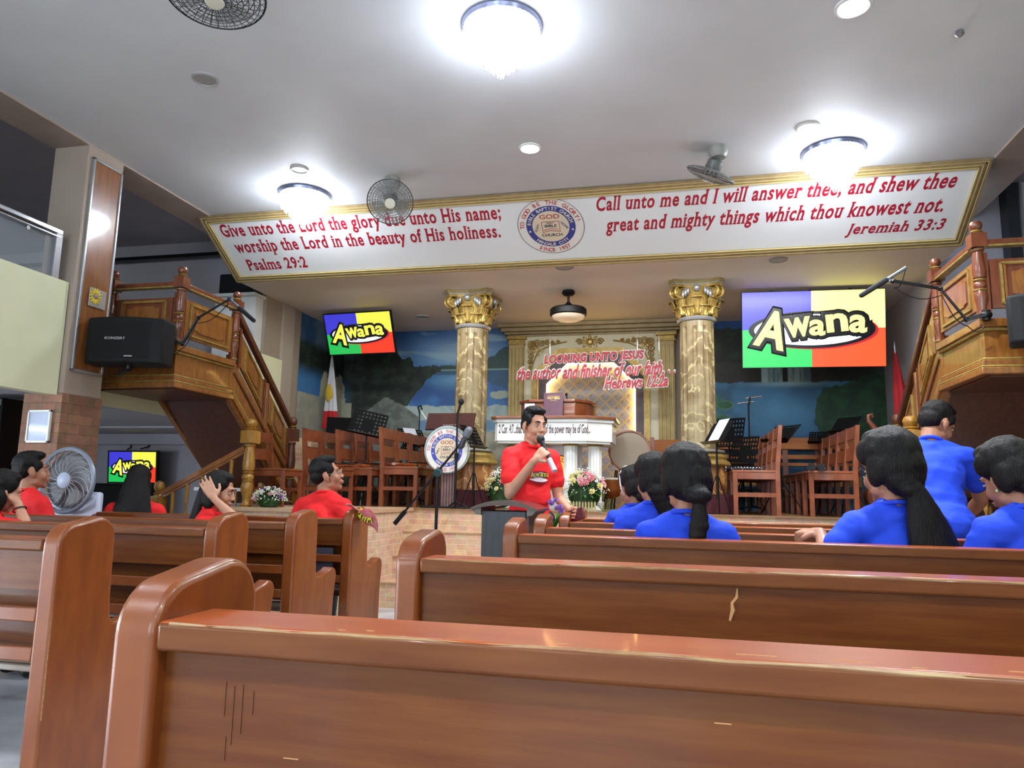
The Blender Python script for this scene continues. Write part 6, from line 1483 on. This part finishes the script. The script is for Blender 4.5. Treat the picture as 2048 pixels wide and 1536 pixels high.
# ------------------------------------------------------------------ people
def person(name, label, target, facing, sit=True, lean=0.08, head=(0, 0, 0), shirt=BLUE, skin=SKIN, fem=True, hair='short', arms=None, fine=0.007, hipz=None, group=None, extra=None, neckf=0.0, sc=None, chest=1.0, hk=1.0, hairk=1.0):
    # target: world position of the crown of the head; facing: heading in degrees, 0 looks along +Y
    h0 = hipz if hipz else (0.50 if sit else 0.87)
    T0 = Matrix.Translation((0, 0, 0)) @ Matrix.Rotation(-lean, 4, 'X')
    HR = Matrix.Rotation(math.radians(head[0]), 4, 'Z') @ Matrix.Rotation(-math.radians(head[1]), 4, 'X') @ Matrix.Rotation(math.radians(head[2]), 4, 'Y')
    def HM(T): p = T @ Vector((0, -0.01+neckf, 0.535)); return Matrix.Translation(p) @ HR @ Matrix.Translation((0, 0.015, 0.095))
    topz = (HM(T0) @ Matrix.Scale(hk, 4) @ Vector((0, -0.015, 0.13))).z
    k = sc or (target[2]-h0)/topz
    k = max(0.85, min(1.12, k)); hz = target[2]-topz*k
    Sc = Matrix.Scale(k, 4); T = Matrix.Translation((0, 0, hz/k)) @ T0; H_ = HM(T) @ Matrix.Scale(hk, 4)
    tp = Sc @ (H_ @ Vector((0, -0.015, 0.13)))
    rz = math.radians(facing); R_ = Matrix.Rotation(rz, 4, 'Z')
    off = R_ @ Vector((tp.x, tp.y, 0))
    t = thing(name, label, 'person', (target[0]-off.x, target[1]-off.y, 0), rz, group)
    sw = 0.150 if fem else 0.166
    tw = 0.92 if fem else 1.0
    sh = {s: T @ Vector((s*sw, -0.01, 0.425)) for s in (-1, 1)}
    zz = hz/k
    arms = arms or {}
    A_ = {}
    for s in (-1, 1):
        a = arms.get(s)
        if a is None:
            a = dict(e=(s*0.235, 0.05+lean*0.25, zz+0.205), w=(s*0.12, 0.26, zz+0.14), d=(-s*0.35, 0.9, -0.15), n=(0, 0, -1), c=0.35) if sit else dict(e=(s*0.25, 0.0, zz+0.16), w=(s*0.25, 0.10, zz-0.07), d=(0, .15, -1), n=(-s, 0, 0), c=0.4)
        A_[s] = a
    def V(p): return p if isinstance(p, Vector) else Vector(p)
    def torso(mb, g, low=True):
        for c, r in (((0, -0.01, 0.03), (0.152*tw+0.005, 0.112, 0.115)), ((0, 0.008, 0.16), (0.132*tw*chest, 0.104*chest, 0.14)), ((0, 0.0, 0.31), (0.146*tw, 0.106, 0.155))):
            mb.ell(T @ Vector(c), tuple(q+g for q in r), T.to_3x3())
        mb.cap(T @ Vector((-sw+0.03, -0.012, 0.42)), T @ Vector((sw-0.03, -0.012, 0.42)), 0.056+g)
        for s in (-1, 1):
            mb.ell(T @ Vector((0, -0.014, 0.462)), (0.070+g, 0.063+g, 0.052), T.to_3x3())
            mb.cap(T @ Vector((s*(sw-0.04), -0.014, 0.44)), T @ Vector((s*0.03, -0.016, 0.485)), 0.042+g*0.8, 0.046+g*0.5)
            if fem: mb.ell(T @ Vector((s*0.062, 0.085, 0.30)), (0.055+g, 0.045+g, 0.055+g))
    hipj = {s: Vector((s*0.088, 0.015, zz-0.01)) for s in (-1, 1)}
    if sit: kn = {s: Vector((s*0.115, 0.41, zz-0.03)) for s in (-1, 1)}; an = {s: Vector((s*0.12, 0.40, 0.085/k)) for s in (-1, 1)}
    else: kn = {s: Vector((s*0.10, 0.03+0.03*s, zz*0.54)) for s in (-1, 1)}; an = {s: Vector((s*0.11, -0.02+0.05*s, 0.085/k)) for s in (-1, 1)}
    def legs(mb, g):
        for s in (-1, 1):
            mb.cap(hipj[s], kn[s], 0.082+g, 0.058+g); mb.cap(kn[s], an[s], 0.056+g, 0.038+g*1.4)
    def hand(mb, W, d, n, s, c):
        d = V(d).normalized(); n = V(n); n = (n-d*n.dot(d)).normalized(); a = d.cross(n).normalized()*s   # a points to the little finger side or thumb side
        th = a*-1 if True else a
        mb.cap(W, W+d*0.03, 0.024, 0.022)
        for j in range(4): mb.cap(W+d*0.03+a*(j-1.5)*0.012, W+d*0.085+a*(j-1.5)*0.0195, 0.014, 0.011)
        for j, L in enumerate((0.066, 0.075, 0.069, 0.054)):
            p = W+d*0.085+a*(j-1.5)*0.0195; dd = (d+a*(j-1.5)*0.06).normalized(); ang = 0
            for q, f in enumerate((0.42, 0.32, 0.26)):
                ang += c*(0.9 if q else 0.7)
                v = dd*math.cos(ang)+n*math.sin(ang); p2 = p+v*L*f
                mb.cap(p, p2, 0.0092-0.001*q, 0.0084-0.001*q); p = p2
        b = W+d*0.025-a*0.028; v1 = (d*0.62-a*0.7+n*0.25).normalized(); v2 = (d*0.85-a*(0.35-0.5*c)+n*(0.25+0.5*c)).normalized()
        mb.cap(b, b+v1*0.038, 0.013, 0.011); mb.cap(b+v1*0.038, b+v1*0.038+v2*0.032, 0.0105, 0.0085)
    def body(mb):
        mb.M = Sc
        torso(mb, -0.006); legs(mb, -0.006)
        mb.cap(T @ Vector((0, -0.012, 0.475)), H_ @ Vector((0, -0.022, -0.045)), 0.056 if not fem else 0.05, 0.050 if not fem else 0.045)
        for s in (-1, 1):
            a = A_[s]; E, W = V(a['e']), V(a['w'])
            mb.cap(sh[s], E, 0.046 if not fem else 0.041, 0.037 if not fem else 0.034)
            mb.cap(E, E.lerp(W, 0.35), 0.037 if not fem else 0.034, 0.038 if not fem else 0.034); mb.cap(E.lerp(W, 0.35), W, 0.037 if not fem else 0.033, 0.025 if not fem else 0.022)
            hand(mb, W, a['d'], a['n'], s, a['c'])
            mb.cap(an[s]-Vector((0, 0.02, 0.045/k)), an[s]+Vector((0, 0.13, -0.055/k)), 0.038, 0.028)
        h = lambda c, r: mb.ell(H_ @ Vector(c), r, H_.to_3x3())
        hc = lambda p, q, r0, r1: mb.cap(H_ @ Vector(p), H_ @ Vector(q), r0, r1)
        h((0, -0.015, 0.045), (0.073, 0.091, 0.083)); h((0, 0.03, -0.015), (0.062, 0.060, 0.085)); h((0, 0.026, -0.066), (0.051, 0.052, 0.044)); h((0, 0.068, -0.093), (0.023, 0.02, 0.019))
        for s in (-1, 1):
            h((s*0.034, 0.058, -0.028), (0.027, 0.026, 0.032)); h((s*0.042, 0.01, -0.065), (0.018, 0.03, 0.022)); h((s*0.075, -0.008, -0.004), (0.011, 0.021, 0.032)); h((s*0.073, -0.002, -0.03), (0.010, 0.010, 0.012))
            h((s*0.011, 0.098, -0.027), (0.009, 0.010, 0.008))
        hc((0, 0.088, 0.018), (0, 0.101, -0.022), 0.007, 0.011); h((0, 0.104, -0.024), (0.014, 0.010, 0.010)); hc((-0.036, 0.077, 0.033), (0.036, 0.077, 0.033), 0.012, 0.012)
        hc((-0.016, 0.092, -0.055), (0.016, 0.092, -0.055), 0.0085, 0.0085); hc((-0.013, 0.090, -0.066), (0.013, 0.090, -0.066), 0.009, 0.009)
    bo = blob('body', body, skin, t, voxel=fine, it=5)
    def shirtf(mb):
        mb.M = Sc; torso(mb, 0.012)
        mb.cap(T @ Vector((0, 0, 0.03)), T @ Vector((0, 0, -0.05)), 0.10, 0.12)
        mb.ell(T @ Vector((0, -0.012, -0.015)), (0.178*tw, 0.142, 0.12), T.to_3x3())
        for s in (-1, 1):
            E = V(A_[s]['e']); mb.cap(sh[s], sh[s].lerp(E, 0.62), 0.060, 0.055 if fem else 0.062)
    blob('shirt', shirtf, shirt, t, voxel=0.010, it=7, folds=(0.007, 7, 7, 17, target[0]*5))
    mb = MB(); mb.M = Sc; c0 = T @ Vector((0, -0.008, 0.505)); q = (H_ @ Vector((0, -0.02, -0.05))-(T @ Vector((0, -0.012, 0.475)))).normalized(); Qm = Vector((0, 0, 1)).rotation_difference(q).to_matrix()
    mb.tube([c0+Qm @ Vector((0.066*math.cos(2*PI*i/28), 0.066*math.sin(2*PI*i/28), -0.014*math.sin(2*PI*i/28))) for i in range(28)], 0.010, 8, True); mb.build('collar', shirt, t, smooth=True)
    blob('trousers', lambda mb: (setattr(mb, 'M', Sc), legs(mb, 0.010), mb.ell(T @ Vector((0, -0.01, -0.0)), (0.158*tw, 0.118, 0.11)))[0], JEANS, t, voxel=0.012, it=5)
    mb = MB(); mb.M = Sc
    for s in (-1, 1): mb.cap(an[s]-Vector((0, 0.025, 0.042/k)), an[s]+Vector((0, 0.135, -0.052/k)), 0.043, 0.034)
    mb.build('shoe', BLACK, t, smooth=True, label='pair of dark shoes')
    hd = lambda p: H_ @ Vector(p)
    for s in (-1, 1):
        mb = MB(); mb.M = Sc; mb.ell(hd((s*0.031, 0.0795, 0.010)), (0.0125, 0.008, 0.0052), H_.to_3x3()); e = mb.build('eye', EYEW, t, smooth=True)
        mb = MB(); mb.M = Sc; mb.ell(hd((s*0.031, 0.0856, 0.010)), (0.0056, 0.0030, 0.0050), H_.to_3x3()); mb.build('iris', BLACK, e, smooth=True)
        mb = MB(); mb.M = Sc; mb.tube([hd((s*0.015, 0.092, 0.034)), hd((s*0.033, 0.090, 0.038)), hd((s*0.050, 0.078, 0.033))], [0.004, 0.0045, 0.002], 6); mb.build('eyebrow', HAIR, t, smooth=True)
    mb = MB(); mb.M = Sc; mb.tube([hd((x, 0.1005-12*x*x, -0.056-0.001*math.cos(x*200))) for x in (-.022, -.012, 0, .012, .022)], [0.002, 0.0048, 0.004, 0.0048, 0.002], 6); mb.tube([hd((x, 0.099-12*x*x, -0.065)) for x in (-.018, -.009, 0, .009, .018)], [0.002, 0.005, 0.0055, 0.005, 0.002], 6); mb.build('lips', LIPM, t, smooth=True)
    def hairf(mb):
        mb.M = Sc; Hh_ = H_ @ Matrix.Translation((0, 0, 0.01*(hairk-1)*8)) @ Matrix.Diagonal((hairk, 1+(hairk-1)*0.7, 1+(hairk-1)*0.5, 1)); h = lambda c, r: mb.ell(Hh_ @ Vector(c), tuple(q*w_ for q, w_ in zip(r, (hairk, 1+(hairk-1)*0.7, 1+(hairk-1)*0.5))), H_.to_3x3())
        if hair == 'short':
            h((0, -0.024, 0.062), (0.079, 0.090, 0.080)); h((0, -0.055, 0.015), (0.070, 0.058, 0.068)); h((0, 0.035, 0.108), (0.062, 0.050, 0.030)); h((0, -0.01, 0.115), (0.066, 0.075, 0.032))
            for s in (-1, 1): h((s*0.066, 0.028, 0.045), (0.012, 0.03, 0.035)); h((s*0.069, 0.018, 0.015), (0.007, 0.01, 0.022))
        else:
            h((0, -0.022, 0.052), (0.084, 0.094, 0.090)); h((0, -0.060, 0.0), (0.078, 0.062, 0.085)); h((0, 0.012, 0.10), (0.066, 0.056, 0.035))
            for s in (-1, 1): h((s*0.066, 0.008, 0.05), (0.016, 0.04, 0.045)); h((s*0.066, -0.04, -0.01), (0.018, 0.04, 0.06))
        if hair == 'lowtail':     # short bunched tail low on the nape
            h((0.015, -0.105, -0.055), (0.045, 0.03, 0.035)); h((0.02, -0.130, -0.065), (0.042, 0.03, 0.030)); h((0.02, -0.125, -0.11), (0.024, 0.022, 0.03))
            for i, (x, z, r) in enumerate(((.02, -.135, .030), (.018, -.165, .033), (.012, -.195, .030), (.006, -.225, .018))): h((x, -0.125, z), (r, r*0.75, 0.03))
        if hair == 'tail':        # long full tail
            h((0, -0.075, -0.04), (0.062, 0.045, 0.06)); h((-0.0, -0.105, -0.075), (0.035, 0.028, 0.03))
            for i in range(19): f = i/18; h((0.015+0.05*f, -0.105-0.012*math.sin(f*3), -0.10-0.25*f), (0.032+0.045*math.sin(min(1, f*1.1)*PI*0.62), 0.032+0.016*f, 0.05))
        if hair == 'bun':
            h((0.01, -0.10, -0.055), (0.052, 0.042, 0.045)); h((0.0, -0.085, -0.07), (0.055, 0.04, 0.035)); h((0.03, -0.115, -0.06), (0.03, 0.03, 0.03))
        if hair == 'loose':
            for i in range(4): h((0.01*i, -0.085, -0.06-0.03*i), (0.07-0.007*i, 0.045, 0.045))
        if hair == 'long':
            for i in range(19):
                f = i/18; h((0, -0.055-0.055*f**0.7, 0.02-0.36*f), (0.084+0.085*f, 0.055-0.008*f, 0.06))
            for s in (-1, 1): h((s*0.075, -0.02, -0.06), (0.022, 0.05, 0.09))
        if hair == 'side':
            for i in range(15): f = i/14; h((0.0, -0.075-0.01*f, -0.02-0.26*f), (0.078-0.018*f, 0.055-0.01*f, 0.055))
            for s in (-1, 1): h((s*0.075, -0.02, -0.05), (0.02, 0.045, 0.075))
    blob('hair', hairf, HAIR, t, voxel=0.006, it=8, folds=(0.002, 70, 70, 6, target[0]*3))
    if extra: extra(t, Sc, T, H_, zz, k)
    return t
def glasses(t, Sc, T, H_, zz, k, m=None):
    m = m or mat('glasses_frame', '#b9b4a8', 0.25, 0.7); mb = MB(); mb.M = Sc; hd = lambda p: H_ @ Vector(p)
    for s in (-1, 1):
        mb.tube([hd((s*(0.033+0.023*math.cos(2*PI*i/20)), 0.108-0.01*abs(math.cos(2*PI*i/20)), 0.008+0.018*math.sin(2*PI*i/20))) for i in range(20)], 0.0016, 5, True)
        mb.tube([hd((s*0.056, 0.098, 0.012)), hd((s*0.074, 0.05, 0.014)), hd((s*0.079, -0.01, 0.012)), hd((s*0.076, -0.02, 0.0))], 0.0018, 5)
    mb.tube([hd((-0.01, 0.110, 0.012)), hd((0.01, 0.110, 0.012))], 0.0016, 5); mb.build('glasses', m, t, smooth=True)
def headband(t, Sc, T, H_, zz, k):
    mb = MB(); mb.M = Sc; mb.tube([H_ @ Vector((0.102*math.cos(a), 0.012+0.02*math.sin(a), 0.03+0.132*math.sin(a))) for a in [PI*(-0.18+1.36*i/24) for i in range(25)]], 0.0055, 7); mb.build('headband', mat('pearl_headband', '#c9c4cc', 0.35, 0.2), t, smooth=True)
def logo_shirt(t, Sc, T, H_, zz, k):
    # printed oval with letters on the chest
    def P(x, z, d): 
        p = Vector((x, 0.0, z)); y = 0.118+d-0.9*(x*x)/0.146; return Sc @ (T @ Vector((x, y+0.004, z)))
    n = 40
    for nm, rx, rz_, d, m in (('print_shadow', .092, .040, .004, mat('print_maroon', '#7a1c2c', 0.7)), ('print_oval', .082, .032, .006, mat('print_white', '#d9c9cf', 0.7))):
        MB()._add([P(0, .285, d)]+[P(rx*math.cos(2*PI*i/n), .285+rz_*math.sin(2*PI*i/n), d) for i in range(n)], [(0, i+1, (i+1) % n+1) for i in range(n)]).build(nm, m, t)
    for i, ch_ in enumerate('Awana'):
        x = (-0.060+0.030*i); hgt = (0.046, .026, .024, .028, .024)[i]
        for b_, m_, g_, d_ in ((.12, BLACK, .007, .008), (.03, mat('print_yellow', '#c3b34a', 0.7), 0, .011)):
            M_ = frame(P(-x, .300-hgt/2-g_/2, d_), P(-x-.01, .3, 0)-P(-x+.01, .3, 0), Sc @ T.to_3x3().to_4x4() @ Vector((0, 0, 1))); text('print_letter', ch_, .1, m_, t, M_, .026+g_, hgt+g_, 0, b_)
RG, BG = 'people in red shirts', 'people in blue shirts'
# --- speaker in front of the stage
sp = person('person', 'standing man in a red printed shirt speaking into a microphone before the stage', (-0.985, 5.02, 1.645), 222, False, 0.02, (4, 6, 0), RED, SKINL, False, 'short',
    {1: dict(e=(0.215, 0.09, 1.02), w=(0.125, 0.245, 1.235), d=(-0.50, 0.22, 0.55), n=(-0.75, -0.2, 0.35), c=0.95), -1: dict(e=(-0.205, 0.03, 1.0), w=(-0.17, 0.22, 0.92), d=(0.12, 0.95, -0.15), n=(0.9, 0, 0.1), c=0.55)}, 0.006, 0.87, RG, logo_shirt)
def in_person(o, t): o.parent = None; return o
Mp = Matrix.LocRotScale(sp.location, sp.rotation_euler, None)
hm = thing('handheld_microphone', 'black wireless microphone with a silver end held to the mouth of the speaker', 'microphone', Mp @ Vector((0.07, 0.30, 1.30)))
a, b = Mp @ Vector((0.050, 0.215, 1.395)), Mp @ Vector((0.035, 0.360, 1.195))
par(MB().cyl(a, a.lerp(b, 0.6), 0.017, 0.015).build('microphone_body', BLACK, None, smooth=True), hm); par(MB().cyl(a.lerp(b, .6), b, 0.018, 0.020).build('silver_end', mat('mic_silver', '#c9c4d4', 0.3, 0.4), None, smooth=True), hm)
mb = MB(); mb.ell(a+(a-b).normalized()*0.018, (0.029, 0.029, 0.031)); par(mb.build('microphone_grille', mat('black_grille', '#1a1b1f', 0.5, 0.3, bump=0.3, bscale=300), None, smooth=True), hm)
mb = MB(); mb.box(-0.008, 0.008, -0.075, 0.085, -0.04, 0.04); mb.b.transform(Mp @ Matrix.Translation((-0.14, 0.315, 0.905)) @ Matrix.Rotation(0.35, 4, 'X') @ Matrix.Rotation(0.5, 4, 'Z')); tag(mb.build('phone', mat('maroon_case', '#571826', 0.4), bevel=0.006), 'maroon cased phone held low by the speaker', 'phone')
# --- people in red, left of the aisle
person('person', 'seated man in red with glasses, in profile beyond the fourth left pew', (-2.455, 4.74, 1.268), -12, True, 0.34, (-50, -14, 4), RED, SKIN, False, 'short', None, 0.006, None, RG, glasses, sc=1.03, chest=1.1)
def hairtie(t, Sc, T, H_, zz, k): pass
person('person', 'seated woman in red with one hand on her head, elbow on the pew', (-2.75, 4.05, 1.145), -62, True, 0.22, (-12, 14, 0), RED, SKINL, True, 'side',
    {1: dict(e=(0.19, 0.31, 0.875), w=(0.145, 0.135, 1.03), d=(-0.10, -0.45, 0.75), n=(-1, 0, -0.1), c=0.12)}, 0.006, 0.44, RG)
person('person', 'seated woman in red with long straight black hair, seen from behind below the low television', (-3.86, 4.66, 1.20), 26, True, 0.06, (0, 4, 0), RED, SKIN, True, 'long', None, 0.009, 0.46, RG)
person('person', 'seated man in a red shirt in profile before the large standing fan', (-4.13, 3.96, 1.25), -16, True, 0.05, (-18, -6, 0), RED, SKIN, False, 'short', None, 0.007, None, RG)
person('person', 'seated woman in red resting her cheek on her hand at the left edge', (-3.59, 3.33, 1.12), -16, True, 0.26, (-10, 14, 8), RED, SKINL, True, 'side',
    {1: dict(e=(0.215, 0.22, 0.875), w=(0.105, 0.215, 1.02), d=(-0.5, -0.35, 0.65), n=(-0.8, -0.3, -0.3), c=0.75)}, 0.007, 0.44, RG,
    lambda t, Sc, T, H_, zz, k: MB().tube([Sc @ (Vector((0.128, 0.215, 0.985)) + Vector((0.032*math.cos(2*PI*i/20), 0.032*math.sin(2*PI*i/20), 0.018*math.cos(2*PI*i/20)))) for i in range(20)], 0.0035, 6, True).build('wrist_tie', BLACK, t, smooth=True) and None)
# --- people in blue, right of the aisle
person('person', 'seated girl in blue with a pearl headband and low bun, nearest the stage', (-0.30, 5.03, 1.218), 14, True, 0.05, (34, 6, 0), BLUE, SKIN, True, 'bun', None, 0.008, None, BG, headband, hk=1.05, hairk=1.2)
person('person', 'seated woman in blue with loose hair behind the girl with the headband', (-0.135, 4.15, 1.258), 8, True, 0.05, (20, 2, 0), BLUE, SKIN, True, 'loose', None, 0.008, None, BG, hk=1.05, hairk=1.18)
person('person', 'seated woman in blue with a short bunched ponytail at the third right pew', (0.030, 3.52, 1.255), 4, True, 0.04, (6, 4, 0), BLUE, SKIN, True, 'lowtail', None, 0.007, None, BG, sc=1.1, hk=1.06, hairk=1.22)
person('person', 'seated woman in blue with glasses and a long full ponytail beside the bending man', (0.914, 3.54, 1.322), 10, True, 0.06, (10, 2, 0), BLUE, SKIN, True, 'tail',
    {-1: dict(e=(-0.27, 0.0, 0.72), w=(-0.255, 0.10, 0.80), d=(-0.5, 0.5, 0.0), n=(0.3, 0, -1), c=1.8)}, 0.006, 0.53, BG,
    lambda t, Sc, T, H_, zz, k: (glasses(t, Sc, T, H_, zz, k, mat('dark_glasses_frame', '#3a3440', 0.3, 0.3)), MB().tube([Sc @ (T @ Vector((0.072*math.cos(2*PI*i/28), -0.008+0.072*math.sin(2*PI*i/28), 0.512-0.012*math.sin(2*PI*i/28)))) for i in range(28)], 0.002, 5, True).build('necklace', CHROME, t))[0], sc=1.12, hk=1.07, hairk=1.25)
def earring(t, Sc, T, H_, zz, k):
    mb = MB(); mb.M = Sc; mb.ell(H_ @ Vector((-0.083, -0.004, -0.036)), 0.006); mb.build('earring', mat('green_earring', '#9fd08a', 0.15, 0.3), t, smooth=True)
    MB().prism([(0.0, 0.0), (0.012, 0.006), (0.0, 0.012)], 'y', 0, 0.002).build('shirt_print', mat('pale_cyan_print', '#7fd0d8', 0.6), t, loc=Sc @ (T @ Vector((0.12, -0.13, 0.37))))
person('person', 'seated woman in blue with an earring, her head turned left, at the right edge', (1.345, 3.54, 1.288), 12, True, 0.12, (12, 20, -6), BLUE, SKIN, True, 'bun',
    None, 0.007, None, BG, earring, sc=1.1, hk=1.05, hairk=1.15)
person('person', 'standing man in a blue shirt bending forward beside the right staircase', (1.555, 4.85, 1.628), -8, False, 0.42, (-52, 26, 0), BLUE, SKIN, False, 'short',
    {-1: dict(e=(-0.17, 0.36, 1.04), w=(-0.12, 0.52, 0.90), d=(0, .6, -.6), n=(1, 0, 0), c=0.5), 1: dict(e=(0.24, 0.26, 1.0), w=(0.18, 0.44, 0.88), d=(0, .6, -.6), n=(-1, 0, 0), c=0.5)}, 0.007, 0.90, BG, sc=1.06)
